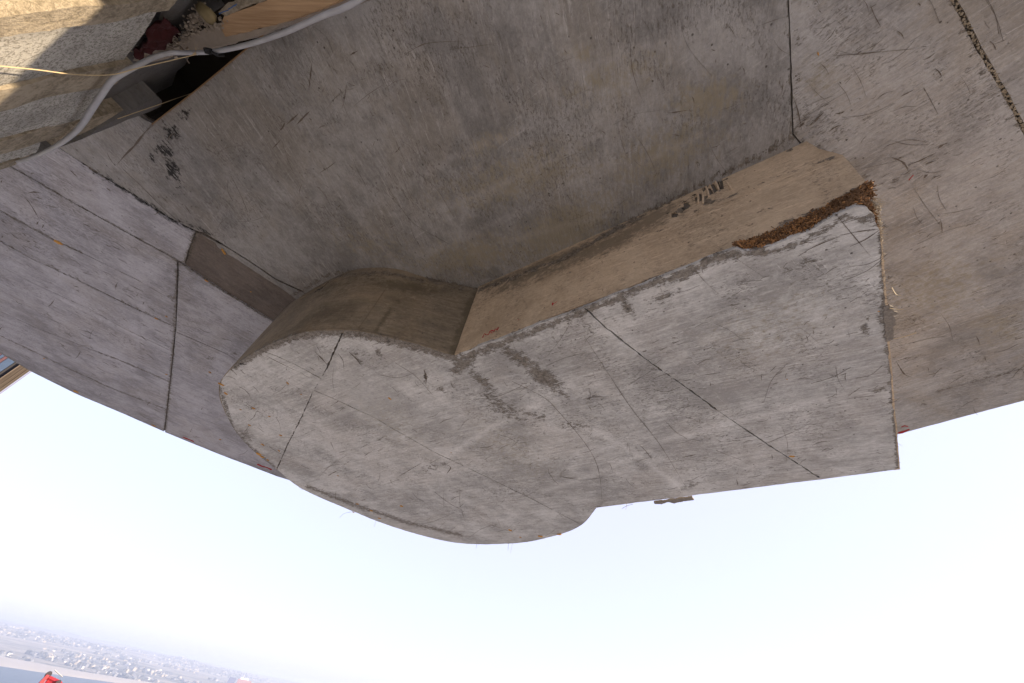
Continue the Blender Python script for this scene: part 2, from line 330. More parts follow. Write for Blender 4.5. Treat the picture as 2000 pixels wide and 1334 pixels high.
  ([(800, 560, 90, 12, 8, .9), (650, 560, 60, 14, -15, .5)], [([(780, 585), (755, 615), (732, 648)], 4, .95), ([(935, 570), (915, 620), (885, 690)], 10, 1.0), ([(916, 585), (880, 680)], 4, .9)]),
  ([], [([(520, 660), (620, 590), (760, 575)], 6, .4)])),
}
def paint(o, V, key):
    me = o.data; px = project(V)
    R_, G_, B_, A_ = [np.maximum(blob_field(px, b), line_field(px, l)) for b, l in MK[key]]
    a = me.color_attributes.new('marks', 'FLOAT_COLOR', 'POINT')
    a.data.foreach_set('color', np.stack([R_, G_, B_, A_], 1).astype(np.float32).ravel())

# ------------------------------------------------------------------ cast concrete pieces
def densify(P, step):
    P = np.asarray(P, float); out = []
    for a, b in zip(P, np.roll(P, -1, 0)):
        n = max(1, int(np.linalg.norm(b - a) / step))
        out += [a + (b - a) * i / n for i in range(n)]
    return np.array(out)
def area(P): x, y = P[:, 0], P[:, 1]; return .5 * np.sum(x * np.roll(y, -1) - np.roll(x, -1) * y)
def inside(P, Q):
    x, y = Q[:, 0], Q[:, 1]; r = np.zeros(len(Q), bool)
    for (x1, y1), (x2, y2) in zip(P, np.roll(P, -1, 0)):
        c = ((y1 > y) != (y2 > y)); xs = (x2 - x1) * (y - y1) / ((y2 - y1) if abs(y2 - y1) > 1e-12 else 1e-12) + x1
        r ^= c & (x < xs)
    return r
def sheet(P, step, gap=.0, rag=.0015, holes=(), seed=0.0):
    """2D polygon -> ragged edge, inset by gap/2, filled with a jittered grid (constrained Delaunay)"""
    P = densify(P, step)
    if area(P) < 0: P = P[::-1]
    T = np.roll(P, -1, 0) - np.roll(P, 1, 0); T /= np.linalg.norm(T, axis=1)[:, None] + 1e-12
    N = np.stack([-T[:, 1], T[:, 0]], 1)
    amt = np.array([gap / 2 * max(.5, 1 + 1.1 * nz(p[0] * 9, p[1] * 9, seed)) + rag * (nz(p[0] * 60, p[1] * 60, 3 + seed) + .6 * nz(p[0] * 160, p[1] * 160, 5)) for p in P])
    P = P + N * amt[:, None]
    lo, hi = P.min(0), P.max(0)
    gx, gy = np.meshgrid(np.arange(lo[0], hi[0], step), np.arange(lo[1], hi[1], step))
    G = np.stack([gx.ravel(), gy.ravel()], 1) + RNG.uniform(-.3, .3, (gx.size, 2)) * step
    G = G[inside(P, G)]
    keep = np.ones(len(G), bool)
    for i in range(0, len(G), 4000):
        d = ((G[i:i + 4000, None, :] - P[None]) ** 2).sum(2).min(1); keep[i:i + 4000] = d > (step * .55) ** 2
    G = G[keep]
    hp = [densify(h, step * .4) for h in holes]
    for h in hp: G = G[~inside(h, G)]
    pts = np.vstack([P, *hp, G]) if hp else np.vstack([P, G])
    edges = []; o = 0
    for L in [P, *hp]:
        edges += [(o + i, o + (i + 1) % len(L)) for i in range(len(L))]; o += len(L)
    vs, es, fs, *_ = delaunay_2d_cdt([Vector(p) for p in pts], edges, [], 0, 1e-6)
    V2 = np.array([tuple(v) for v in vs]); Fc = np.array([f for f in fs if len(f) == 3])
    c = V2[Fc].mean(1); ok = inside(P, c)
    for h in hp: ok &= ~inside(h, c)
    Fc = Fc[ok]
    # boundary edges for the rim
    from collections import Counter
    E = Counter(); 
    for a, b, d in Fc:
        for e in ((a, b), (b, d), (d, a)): E[tuple(sorted(e))] += 1
    rim = []
    for a, b, d in Fc:
        for e in ((a, b), (b, d), (d, a)):
            if E[tuple(sorted(e))] == 1: rim.append(e)
    return V2, Fc, rim
def lay(name, P, step, to3d, depth, mat, parent, key, gap=.004, rag=.0015, holes=(), relief=.0015, seed=0.0):
    """a piece of cast surface: to3d(uv, off) puts it on its plane, off metres proud; rim goes back by depth"""
    V2, Fc, rim = sheet(P, step, gap, rag, holes, seed)
    off = np.array([relief * (nz(x * 2.2, y * 2.2, seed) * 1.4 + nz(x * 9, y * 9, seed + 4) * .5) for x, y in V2])
    Vf = to3d(V2, off); ids = sorted({i for e in rim for i in e}); mp = {v: len(V2) + k for k, v in enumerate(ids)}
    Vb = to3d(V2[ids], -depth * np.ones(len(ids)))
    faces = [tuple(f) for f in Fc] + [(b, a, mp[a], mp[b]) for a, b in rim]
    V = np.vstack([Vf, Vb]); o = mesh_obj(name, V, faces, mat, parent)
    bm = bmesh.new(); bm.from_mesh(o.data); bmesh.ops.recalc_face_normals(bm, faces=bm.faces); bm.to_mesh(o.data); bm.free()
    if key: paint(o, V, key)
    return o
def down(z): return lambda uv, off: np.column_stack([uv, z - off])
def pz(P, z): return on_z(P, z)[:, :2]

# =================================================================== SETTING
Z0 = -EYE
def disc(name, r0, r1, zf, mat, na=96, nr=40, az0=-180, az1=180, power=2.0):
    V, Fc = [], []
    A = np.radians(np.linspace(az0, az1, na)); Rr = r0 + (r1 - r0) * np.linspace(0, 1, nr) ** power
    for r in Rr:
        for a in A: x, y = r * math.sin(a), r * math.cos(a); V.append((x, y, zf(x, y, r, a)))
    for i in range(nr - 1):
        for j in range(na - 1): Fc.append((i * na + j, i * na + j + 1, (i + 1) * na + j + 1, (i + 1) * na + j))
    return tag(mesh_obj(name, V, Fc, mat, smooth=True), kind='structure')
ks = NT('sea_water'); wn = ks.noise(.35, None, 6, .6)
M_SEA = ks.fin((.10, .145, .19), .6, wn, .5, .6); ks.b.inputs['Specular IOR Level'].default_value = .12
disc('sea', 1, 40000, lambda x, y, r, a: Z0, M_SEA, 73, 30)
kh = NT('dry_ground'); hn = kh.noise(.02, None, 8, .65)
M_HILL = kh.fin(kh.mix(hn, (.30, .285, .265), (.46, .44, .415)), .95, hn, .4, .5)
def hillz(x, y, r, a):
    if r < 8.5: return -1.72
    return max(Z0 - .6, -1.72 - (r - 8.5) * .24 + .05 * (r - 8.5) * nz(x / 60, y / 60) * (1 if r > 14 else .2))
disc('hill', .0, 420, hillz, M_HILL, 121, 90, power=2.2)  # unseen slope below the eye, added for its warm bounce onto the soffits
kt = NT('terrace_concrete'); tn = kt.noise(1.3, None, 8, .65)
M_TER = kt.fin(kt.mix(kt.step(tn, .35, .65), (.34, .335, .33), (.52, .515, .51)), .9, tn, .3, .01)
bm = bmesh.new(); bmesh.ops.create_circle(bm, cap_ends=True, segments=48, radius=7.5)
r_ = bmesh.ops.extrude_face_region(bm, geom=bm.faces[:]); bmesh.ops.translate(bm, vec=(0, 0, .12), verts=[v for v in r_['geom'] if isinstance(v, bmesh.types.BMVert)])
bmesh.ops.recalc_face_normals(bm, faces=bm.faces); me = bpy.data.meshes.new('unseen_terrace'); bm.to_mesh(me); bm.free(); me.materials.append(M_TER)
ter = bpy.data.objects.new('unseen_terrace', me); COL.objects.link(ter); ter.location = (.3, .3, -1.74); tag(ter, kind='structure')  # unseen floor under the eye, added to bounce sunlight up to the concrete
# coast: shoreline rises to a beach, a town on low ground, dunes beyond
def coast_y(x): return float(np.interp(x, [-6000, -2500, -1100, -1010, -960, -800, 0, 2500, 7000], [-900, 700, 1410, 1560, 1720, 1840, 2150, 2500, 1800]))
kl = NT('coast_ground')
ln1 = kl.noise(.0012, kl.map(.3, (1, 3.2, 1)), 8, .65); ln2 = kl.noise(.011, kl.map(.3, (1, 2.5, 1)), 6, .7)
lc = kl.mix(kl.step(kl.math('MULTIPLY_ADD', ln2, .5, kl.math('MULTIPLY', ln1, .5)), .40, .60), (.10, .105, .085), (.52, .45, .36))
M_LAND = kl.fin(lc, .95)
M_BEACH = plain('beach_sand', (.52, .46, .38), .95, .12, .02, 0)
def ramp(d): return max(0.0, min(1.0, d))
def landz(x, y, r, a):
    d = (y - coast_y(x)); h = -1.5 + 4.0 * ramp(d / 60) + 6 * ramp((d - 300) / 600) + 12 * ramp((d - 1200) / 1500)
    f = ramp((d - 900) / 3500)
    dune = 62 * max(0, nz(x / 1500 + 3.1, y / 900, .5) + .42) + 22 * nz(x / 420, y / 300, 2) + 8 * nz(x / 140, y / 120, 7)
    return Z0 + h + f * (26 + max(0, dune) * (.55 + .25 * math.cos(a * 2 + .9)))
disc('coast_land', 1200, 24000, landz, M_LAND, 260, 110, -75, 75, 1.9)
bx_, by_ = [], []
V, Fc = [], []
xs = np.linspace(-5200, 5200, 300)
for x in xs:
    c = coast_y(x)
    for dy, z in ((-14, -.3), (20, 1.6), (150, 4.2), (330, 6.6)): V.append((x, c + dy + (18 * nz(x / 130, 3) if dy > 0 else 0), Z0 + z))
for i in range(len(xs) - 1):
    for j in range(3): Fc.append((i * 4 + j, i * 4 + 4 + j, i * 4 + 5 + j, i * 4 + 1 + j))
tag(mesh_obj('beach', V, Fc, M_BEACH, smooth=True), kind='structure')
# town
tw = [plain('house_white', (.62, .60, .57), .9, .08, .2, 0), plain('house_sand', (.46, .40, .32), .9, .08, .2, 0), plain('house_grey', (.20, .21, .24), .9, .1, .2, 0), plain('house_dark', (.09, .10, .12), .9, .1, .2, 0)]
def house_mesh(m, roof):
    mb = MB(); mb.box((0, 0, .5), np.eye(3), (.5, .5, .5)); F_ = [f for f in mb.F]
    mb.add([(-.54, -.54, 1.002), (.54, -.54, 1.002), (.54, .54, 1.002), (-.54, .54, 1.002), (-.4, 0, 1.0 + roof), (.4, 0, 1.0 + roof)], [(0, 1, 5, 4), (1, 2, 5), (2, 3, 4, 5), (3, 0, 4)])
    me = bpy.data.meshes.new('house'); me.from_pydata(mb.V, [], mb.F); me.materials.append(m); return me, mb
HM = [house_mesh(tw[i % 4], (.12, .35, .12, .4, .1, .3)[i % 6]) for i in range(8)]
spots = []
rs = random.Random(3)
while len(spots) < 3400:
    a = math.radians(rs.uniform(-43, -14)); r = 1750 + 3600 * rs.random() ** 1.25; x, y = r * math.sin(a), r * math.cos(a); d = y - coast_y(x)
    if d < 345 or (nz(x / 520, y / 260, 4) < .02 and r > 2100) or nz(x / 260, y / 120, 14) > .22 or abs(((x * .8 + y * .6) % 120) - 60) > 48: continue
    spots.append((r, x, y, d))
spots.sort()
mbs = [MB() for _ in range(4)]
for i, (r, x, y, d) in enumerate(spots):
    z = landz(x, y, r, math.atan2(x, y)) - .5; wx, wy, h = rs.uniform(6, 14), rs.uniform(6, 11), rs.choice((3, 4, 5, 6, 7, 10)); rz = rs.uniform(0, 3.1)
    k_ = rs.choice((0, 1, 2, 3, 3, 6, 7, 7, 2))
    if i < 290:
        o = bpy.data.objects.new('house', HM[k_][0]); COL.objects.link(o); o.location = (x, y, z); o.scale = (wx, wy, h); o.rotation_euler = (0, 0, rz)
        tag(o, ('small white house', 'small sand coloured house', 'small slate grey house', 'small dark roofed house')[k_ % 4] + ' in the hazy far town behind the beach', 'house', 'houses of the hazy town behind the beach')
    else:
        c_, s_ = math.cos(rz), math.sin(rz); mbs[k_ % 4].add([(x + (vx * wx * c_ - vy * wy * s_), y + (vx * wx * s_ + vy * wy * c_), z + vz * h) for vx, vy, vz in HM[k_][1].V], HM[k_][1].F)
for m_, q in zip(tw, mbs): tag(q.build('distant_houses', m_), 'far rows of tiny houses fading into haze', 'town', None, 'stuff')
# haze: one closed box of thin air
kz = bpy.data.materials.new('haze_air'); kz.use_nodes = True; t_ = kz.node_tree; t_.nodes.clear()
ov = t_.nodes.new('ShaderNodeOutputMaterial'); pv = t_.nodes.new('ShaderNodeVolumePrincipled'); pv.inputs['Density'].default_value = 3.2e-4; pv.inputs['Color'].default_value = (.74, .83, 1.0, 1); pv.inputs['Anisotropy'].default_value = .3
t_.links.new(pv.outputs[0], ov.inputs['Volume'])
mb = MB(); mb.box((0, 0, (Z0 - 1.8 + 36) / 2), np.eye(3), (41000, 41000, (36 - Z0 + 1.8) / 2)); tag(mb.build('haze', kz), kind='stuff')
# ---- things seen between: crane head, ship, tower
def on_dist(P, D, ref):
    a = rays([ref])[0]; a = np.array([a[0], a[1], 0]); a /= np.linalg.norm(a); return on_plane(P, a, D), a
Mred = plain('crane_red', (.33, .025, .035), .5, .15, 3, .1); Mdk = plain('crane_dark', (.05, .04, .045), .6, .2, 3, .1); Mcab = plain('steel_cable', (.35, .36, .38), .4, .1, 3, 0)
D_ = 46
Q, aw = on_dist([(94.5, 1317.5), (81, 1333), (114, 1333), (99, 1325), (92, 1330), (108, 1332)], D_, (95, 1320)); side = np.cross([0, 0, 1], aw)
gz = hillz(Q[0][0], Q[0][1], float(np.hypot(Q[0][0], Q[0][1])), 0)
crane = empty('red_crane_head', (Q[0][0], Q[0][1], gz - .3), 'red steel crane head with pulley and cable at the lower left corner', 'crane')
mb = MB(); foot = Q[1] + (Q[1] - Q[0]) * 1.0; base = np.array([foot[0], foot[1], gz - .3])
for off in (-.25, .25): mb.tube([Q[0] + aw * off, Q[1] + aw * off, foot + aw * off, base + aw * off], [.12, .15, .18, .2], 4)
cmast = mb.build('mast', Mred, crane)
mb = MB(); mb.tube([Q[0] + np.array([0, 0, -.12]), Q[2], Q[2] + (Q[2] - Q[0]) * .25], [.11, .12, .1], 4); mb.build('jib', Mred, crane)
mb = MB(); mb.tube([Q[4], Q[3], Q[5]], [.09, .09, .09], 4); mb.tube([Q[1] + (Q[2] - Q[1]) * .2, Q[2]], .08, 4); mb.build('brace', Mred, crane)
mb = MB(); mb.tube([Q[0] - aw * .3, Q[0] + aw * .3], .17, 12); mb.tube([Q[2] - aw * .25, Q[2] + aw * .25], .13, 12); mb.build('pulley', Mdk, cmast)
mb = MB(); mb.tube([Q[0] + np.array([0, 0, .25]) + side * -.15, Q[2] + np.array([0, 0, .28])], .03, 4); mb.build('cable', Mcab, cmast)
Mhull = plain('hull_blue', (.16, .18, .30), .6, .1, .1, 0); Mshipr = plain('ship_red', (.40, .22, .24), .6, .1, .1, 0); Mshipw = plain('ship_white', (.75, .75, .75), .6, .05, .1, 0)
Q, aw = on_dist([(450, 1322), (463, 1322), (454, 1332), (464, 1332), (464, 1328), (487, 1326), (470, 1325), (485, 1323), (482, 1314), (472, 1315), (494, 1327)], 1700, (470, 1325)); sd2 = np.cross(aw, [0, 0, 1.]); u_ = lambda q: (q - Q[0]) @ sd2
ship = empty('moored_ship', (Q[6][0], Q[6][1], Z0), 'hazy red white and blue ship with thin masts at the bottom edge', 'ship')
def prism(pts, z0, z1, half, name, mat, taper=1.0):
    mb = MB(); a, b = pts; c0 = Q[0] * np.array([1, 1, 0])
    P = [c0 + sd2 * a * 1, c0 + sd2 * b]; mid = (P[0] + P[1]) / 2
    V = [p + aw * h + np.array([0, 0, z0]) for p in P for h in (-half, half)] + [mid + (p - mid) * taper + aw * h * .9 + np.array([0, 0, z1]) for p in P for h in (-half, half)]
    mb.add(V, [(0, 1, 3, 2), (4, 6, 7, 5), (0, 2, 6, 4), (1, 5, 7, 3), (0, 4, 5, 1), (2, 3, 7, 6)]); mb.build(name, mat, ship)
ztop = Q[0][2]
prism((u_(Q[0]) - 6, u_(Q[10]) + 14), Z0 - 2, Z0 + 34, 14, 'hull', Mshipr, 1.06)
prism((u_(Q[0]), u_(Q[1])), Z0 + 33.8, ztop, 10, 'bow_house', Mhull, 1.12)
prism((u_(Q[4]), u_(Q[10])), Z0 + 33.8, Q[5][2] - 4, 11, 'superstructure', Mshipr, .95)
prism((u_(Q[6]), u_(Q[5])), Q[5][2] - 4.2, Q[5][2], 8, 'bridge', Mshipw, .9)
for q in (Q[8], Q[9]):
    mb = MB(); mb.tube([(q[0], q[1], Q[5][2] - 1), (q[0], q[1], q[2])], .7, 5); mb.build('mast', Mhull, ship)
# neighbouring tower: striped vertical cladding seen past the canopy's rim
Q, aw = on_dist([(61, 727), (52, 726), (46, 722), (36, 714), (24, 706), (14, 700), (4, 692), (-20, 680), (-60, 660), (-160, 600)], 14, (30, 730)); sd2 = np.cross(aw, [0, 0, 1.])
tower = empty('neighbour_tower', (Q[3][0], Q[3][1], -3.2), 'brown boarded tower with blue and red bands past the canopy rim at left', 'tower')
uu_ = [float((q - Q[0]) @ sd2) for q in Q]
cl = [plain('clad_lilac', (.16, .14, .19), .5, .1, 4, .1), plain('clad_brown', (.055, .041, .032), .7, .2, 4, .2), plain('clad_tan', (.105, .082, .066), .6, .15, 4, .2), plain('clad_dark', (.012, .011, .017), .6, .2, 4, .1), plain('clad_blue', (.022, .045, .095), .4, .2, 4, .1), plain('clad_red', (.06, .02, .03), .5, .2, 4, .1)]
lay_ = [(0, .25, 0, 0), (.25, .55, 2, .03), (.55, 1.0, 1, 0)]
segs = [(uu_[0], uu_[0] * .6 + uu_[1] * .4, 0, .02)]
edges_ = np.array([uu_[0] + (uu_[3] - uu_[0]) * t for t in (.12, .26, .34, .52, .60, .8, .9, 1.0)])
cs = [1, 2, 1, 2, 1, 1, 2]
for a, b, m in zip(edges_[:-1], edges_[1:], cs): segs.append((a, b, m, .015 if m == 1 else .05))
segs += [(uu_[3], uu_[4] * .7 + uu_[3] * .3, 3, -.06), (uu_[4] * .7 + uu_[3] * .3, uu_[5], 4, .02), (uu_[5], uu_[5] * .5 + uu_[6] * .5, 5, .03), (uu_[5] * .5 + uu_[6] * .5, uu_[6], 4, .02), (uu_[6], uu_[7], 5, .0), (uu_[7], uu_[8], 3, -.05), (uu_[8], uu_[9], 1, 0)]
c0 = Q[0] * np.array([1, 1, 0])
for a, b, m, pr in segs:
    mid = c0 + sd2 * (a + b) / 2; mb = MB(); mb.box(mid + np.array([0, 0, 3.4]) + aw * (.2 - pr), (sd2, aw, (0, 0, 1)), (abs(b - a) / 2 - .004, .2, 6.4)); mb.build('cladding_board', cl[m], tower)
mid = c0 + sd2 * (uu_[0] + uu_[9]) / 2
mb = MB(); mb.box(mid + np.array([0, 0, 3.4]) + aw * 2.4, (sd2, aw, (0, 0, 1)), (abs(uu_[9] - uu_[0]) / 2 - .05, 2.0, 6.5)); mb.build('tower_core', cl[1], tower)

# =================================================================== CANOPY
outline = np.vstack([
    pz([(0, 690), (60, 725), (150, 770), (240, 808), (320, 843), (430, 888), (540, 930)], H1),
    [(-1.75, 4.22), (-1.2, 4.17), (-.5, 4.05), (.2, 3.72), (.95, 3.02), (1.5, 2.4), (1.85, 1.98)],
    pz([(1755, 846), (1880, 813), (2000, 781)], H1),
    [(2.53, .75), (2.32, .25), (1.78, -.28), (1.1, -.85), (.2, -1.3), (-1, -1.4), (-2, -1.0), (-2.7, -.4), (-3.4, .25), (-3.95, .95), (-4.2, 1.7), (-4.12, 2.3)]])  # unseen right and back rim, shaped to set the shadow edge on the pier
hole = np.vstack([pz([(283, 233), (300, 241), (410, 152), (520, 61), (600, -4)], H1), [(-.62, .02), (-.72, -.14), (-1.45, .2), (-1.72, .55)]])
canopy = empty('concrete_canopy', (0, 1.6, H1), 'broad grey board-marked concrete canopy with a rounded rim overhead', 'canopy')
V2, Fc, rim = sheet(outline, .12, 0, .002, [hole])
Vb = np.column_stack([V2, np.full(len(V2), H1 + .012)]); ids = sorted({i for e in rim for i in e}); mp = {v: len(V2) + k for k, v in enumerate(ids)}
V2t, Fct, _ = sheet(outline, .3, 0, .002)
Vt = np.column_stack([V2t, np.full(len(V2t), H1 + .34)])
Vr = np.column_stack([V2[ids], np.full(len(ids), H1 + .34)])
body = mesh_obj('slab_body', np.vstack([Vb, Vr, Vt]), [tuple(f) for f in Fc] + [(b, a, mp[a], mp[b]) for a, b in rim] + [tuple(i + len(Vb) + len(Vr) for i in f) for f in Fct], M_BACK, canopy)

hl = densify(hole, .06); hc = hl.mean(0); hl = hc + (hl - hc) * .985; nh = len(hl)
mesh_obj('opening_shade', np.vstack([np.column_stack([hl, np.full(nh, H1 + .013)]), np.column_stack([hl, np.full(nh, H1 + .32)])]), [(i, (i + 1) % nh, nh + (i + 1) % nh, nh + i) for i in range(nh)] + [tuple(range(nh, 2 * nh))], M_VOID, canopy)  # added black liner: the opening's deep shade put in as colour
L = {
 'C': [(110, 285), (180, 330), (260, 380), (330, 425), (383, 452)],
 'J': [(20, 325), (85, 362), (150, 400), (250, 456), (347, 508)],
 'A': [(0, 412), (105, 468), (160, 494), (265, 545), (345, 590)],
 'B': [(0, 471), (63, 506), (140, 541), (210, 576), (304, 622), (343, 639)],
 'D': [(0, 520), (77, 559), (175, 604), (245, 643), (338, 687)],
 'E': [(0, 608), (70, 640), (192, 688), (245, 708), (332, 746)],
 'G': [(0, 655), (70, 688), (105, 706), (210, 755), (326, 800)],
 'O': [(0, 690), (60, 725), (150, 770), (240, 808), (320, 843)]}
LP = {}
for k_, v_ in L.items():
    p = pz(v_, H1); d = p[0] - p[1]; d /= np.linalg.norm(d)
    ext = {'C': 1.9, 'J': 1.6, 'A': .9, 'B': .8, 'D': .6, 'E': .35, 'G': .22, 'O': .0}[k_]
    LP[k_] = np.vstack([p[0] + d * ext, p]) if ext else p
order = 'CJABDEGO'
for i, (a, b) in enumerate(zip(order[:-1], order[1:])):
    tail = pz([(383, 453), (372, 482), (361, 515)], H1) if a == 'C' else np.zeros((0, 2))
    P = np.vstack([LP[a], tail, LP[b][::-1]])
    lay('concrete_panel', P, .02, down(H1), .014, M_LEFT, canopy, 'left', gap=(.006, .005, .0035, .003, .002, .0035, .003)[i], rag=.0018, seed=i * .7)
# right of the cross joint
V_ = [(347, 510), (345, 590), (343, 645)]
lay('concrete_panel', pz([(349, 512), (361, 519), (440, 571), (527, 624), (560, 650), (600, 760), (560, 760), (440, 690), (343, 648), (346, 590)], H1), .02, down(H1), .014, M_LEFT, canopy, 'left', .0035, .0015, seed=9)
lay('concrete_panel', np.vstack([pz([(343, 648), (440, 690), (560, 760), (600, 760)], H1), [(-1.35, 2.6), (-1.2, 4.15), (-1.75, 4.22)], pz([(540, 930), (430, 888), (322, 844), (328, 790), (338, 700)], H1)]), .022, down(H1), .014, M_LEFT, canopy, 'left', .003, .0018, seed=10)
# sliver between the recess and the crack, the main field, the field right of the seam, the far field
lay('concrete_panel', pz([(392, 457), (440, 482), (480, 507), (540, 547), (590, 570), (620, 590), (580, 586), (550, 564), (520, 545), (480, 519), (466, 509), (452, 501), (444, 497), (441, 492), (436, 489), (430, 487), (424, 482), (420, 474), (408, 468)], H1), .012, down(H1), .014, M_MAIN, canopy, 'main', .0035, .002, seed=11)
seamv = pz([(1540, 0), (1545, 130), (1549, 262), (1560, 275)], H1); sd_ = seamv[0] - seamv[1]; sd_ /= np.linalg.norm(sd_)
seam = np.vstack([seamv[0] + sd_ * .75, seamv])
Cl = LP['C'][1:][::-1]
under = pz([(620, 592), (660, 570), (760, 562), (860, 580), (940, 610), (1100, 530), (1320, 420), (1500, 335), (1572, 300)], H1)
main = np.vstack([seam, under[::-1], pz([(590, 568), (540, 545), (480, 505), (440, 480), (400, 456)], H1), Cl, pz([(150, 262)], H1), [(-1.74, .60)], pz([(283, 234), (300, 241), (410, 152), (520, 61), (600, -4)], H1), [(-.60, .02), (-.5, -.1), (.2, -.75)]])
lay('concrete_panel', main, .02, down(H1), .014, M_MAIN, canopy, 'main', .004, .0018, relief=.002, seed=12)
aggv = pz([(1863, 0), (1902, 75), (1950, 160), (1999, 250)], H1); ad = aggv[0] - aggv[1]; ad /= np.linalg.norm(ad); ae = aggv[-1] - aggv[-2]; ae /= np.linalg.norm(ae)
agg = np.vstack([aggv[0] + ad * .55, aggv, aggv[-1] + ae * .5, aggv[-1] + ae * 1.02])
hw = .0036
AT = np.gradient(agg, axis=0); AT /= np.linalg.norm(AT, axis=1)[:, None]; AN = np.stack([-AT[:, 1], AT[:, 0]], 1)
if AN[0] @ (np.array([1.5, 1.2]) - agg[0]) < 0: AN = -AN
fieldR = np.vstack([agg + AN * hw, [(2.47, .80)], pz([(2000, 783), (1880, 815), (1755, 848)], H1), [(1.85, 1.96), (1.5, 2.0)], pz([(1700, 640), (1690, 450), (1640, 350)], H1), seam[::-1]])
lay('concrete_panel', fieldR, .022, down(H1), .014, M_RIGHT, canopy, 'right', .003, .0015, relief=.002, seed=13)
fieldF = np.vstack([agg - AN * hw, [(2.52, .75), (2.31, .27), (1.77, -.26), (1.2, -.72)]])
lay('concrete_panel', fieldF, .03, down(H1), .014, M_RIGHT, canopy, 'right', .003, .002, seed=14)
# the recess: a board-deep pocket in the soffit
rec = pz([(383, 455), (392, 457), (408, 466), (424, 480), (444, 495), (480, 518), (550, 563), (600, 600), (560, 645), (527, 624), (440, 571), (361, 518), (372, 482)], H1)
lay('recess_board', rec, .02, down(H1 + .009), .002, M_RECESS, canopy, 'left', -.006, .0, relief=.0008, seed=15)
# pebbles in the open seam
mb = MB(); g = np.linspace(0, 1, 900)
cum = np.r_[0, np.cumsum(np.linalg.norm(np.diff(agg, axis=0), axis=1))]
for t in g:
    s_ = t * cum[-1]; q = np.array([np.interp(s_, cum, agg[:, 0]), np.interp(s_, cum, agg[:, 1])]); n_ = np.array([np.interp(s_, cum, AN[:, 0]), np.interp(s_, cum, AN[:, 1])])
    q = q + n_ * random.gauss(0, .0034); r = random.uniform(.0018, .0046)
    mb.lump((q[0], q[1], H1 + random.uniform(.0, .006)), r, (1, 1, .7))
tag(mb.build('seam_pebbles', plain('seam_pebble', (.27, .225, .165), .9, .5, 90, .4), canopy), kind='stuff')
# plywood strip along the opening, and what shows inside it
hp = on_z([(296, 243), (352, 200), (410, 154), (470, 104), (530, 54), (602, -6)], H1 - .004)
mb = MB(); mb.tube(spline(hp, 5) + np.array([0, 0, .002]), .0024, 5); mb.build('plywood_edge', plain('plywood_edge', (.20, .12, .06), .8, .3, 60), canopy)

# =================================================================== BLOCK
block = empty('hanging_block', (.2, 1.9, H0), 'keyhole-shaped grey concrete block with tan side hanging under the canopy', 'concrete block')
arc_px = [(887, 693), (850, 683), (800, 668), (740, 655), (700, 647), (640, 645), (580, 652), (510, 680), (455, 715), (432, 745), (429, 768), (436, 795), (455, 835), (490, 877), (540, 917), (590, 955), (680, 995), (770, 1030), (860, 1055), (930, 1063), (1020, 1060), (1090, 1045), (1135, 1025), (1165, 992)]
arc = spline(pz(arc_px, H0), 4)
bar_back = pz([(887, 693), (1140, 600), (1440, 480)], H0)
end_edge = pz([(1717, 402), (1722, 470), (1728, 560), (1736, 680), (1745, 790), (1752, 860), (1758, 917)], H0)
front = pz([(1758, 917), (1605, 936), (1355, 967), (1165, 992)], H0)
crumb = pz([(1440, 482), (1452, 489), (1475, 488), (1512, 478), (1545, 465), (1580, 450), (1615, 428), (1645, 411), (1672, 400), (1696, 402), (1708, 418), (1717, 446)], H0)
full = np.vstack([bar_back[:-1], crumb, end_edge[1:], front[1:-1], arc[::-1][:-1]])
body_out = np.vstack([bar_back[:1], pz([(1140, 600), (1440, 480), (1712, 402)], H0), end_edge[1:], front[1:-1], arc[::-1][:-1]])
if area(body_out) < 0: body_out = body_out[::-1]
# joints
j_a = [(676, 648), (640, 715), (612, 765), (590, 812), (562, 868), (541, 918)]
j_b = [(505, 683), (540, 695), (585, 716), (628, 740)]
j_c = [(612, 762), (660, 782), (730, 815), (790, 850), (850, 884), (910, 912), (960, 936), (1040, 975), (1137, 1024)]
j_d = [(1138, 600), (1180, 636), (1225, 674), (1290, 722), (1350, 763), (1410, 808), (1500, 868), (1602, 937)]
def upto(poly, P0, P1):
    """the stretch of a closed outline from the vertex nearest P0 to the one nearest P1"""
    i = np.argmin(np.linalg.norm(poly - P0, axis=1)); j = np.argmin(np.linalg.norm(poly - P1, axis=1))
    return poly[i:j + 1] if i <= j else np.vstack([poly[i:], poly[:j + 1]])
full = densify(full, .02)
if area(full) > 0: full = full[::-1]       # clockwise seen from above: inner corner -> ... fixed order for slicing
fA0, fA1 = pz([j_a[0]], H0)[0], pz([j_a[-1]], H0)[0]
fB0 = pz([j_b[0]], H0)[0]; fC1 = pz([j_c[-1]], H0)[0]; fD0, fD1 = pz([j_d[0]], H0)[0], pz([j_d[-1]], H0)[0]
def seg(P0, P1):
    a = upto(full, P0, P1); b = upto(full, P1, P0)[::-1]
    return a if len(a) <= len(b) else b
def J(p, i=None, j=None): return pz(p[i:j], H0)
pieces = [
    np.vstack([seg(fB0, fA0), J(j_a, 1, 2), J([(628, 740)]), J(j_b, 0, 3)[::-1][:-1]]),
    np.vstack([seg(fA1, fB0), J(j_b, 1, 4), J([(612, 765)]), J(j_a, 3, 5)]),
    np.vstack([seg(fA0, fD0), J(j_d, 1, -1), seg(fD1, fC1), J(j_c, 0, -1)[::-1], J(j_a, 1, 2)[::-1]]),
    np.vstack([seg(fC1, fA1), J(j_a, 3, 5)[::-1], J(j_c, 0, -1)]),
    np.vstack([seg(fD0, fD1), J(j_d, 1, -1)[::-1]])]
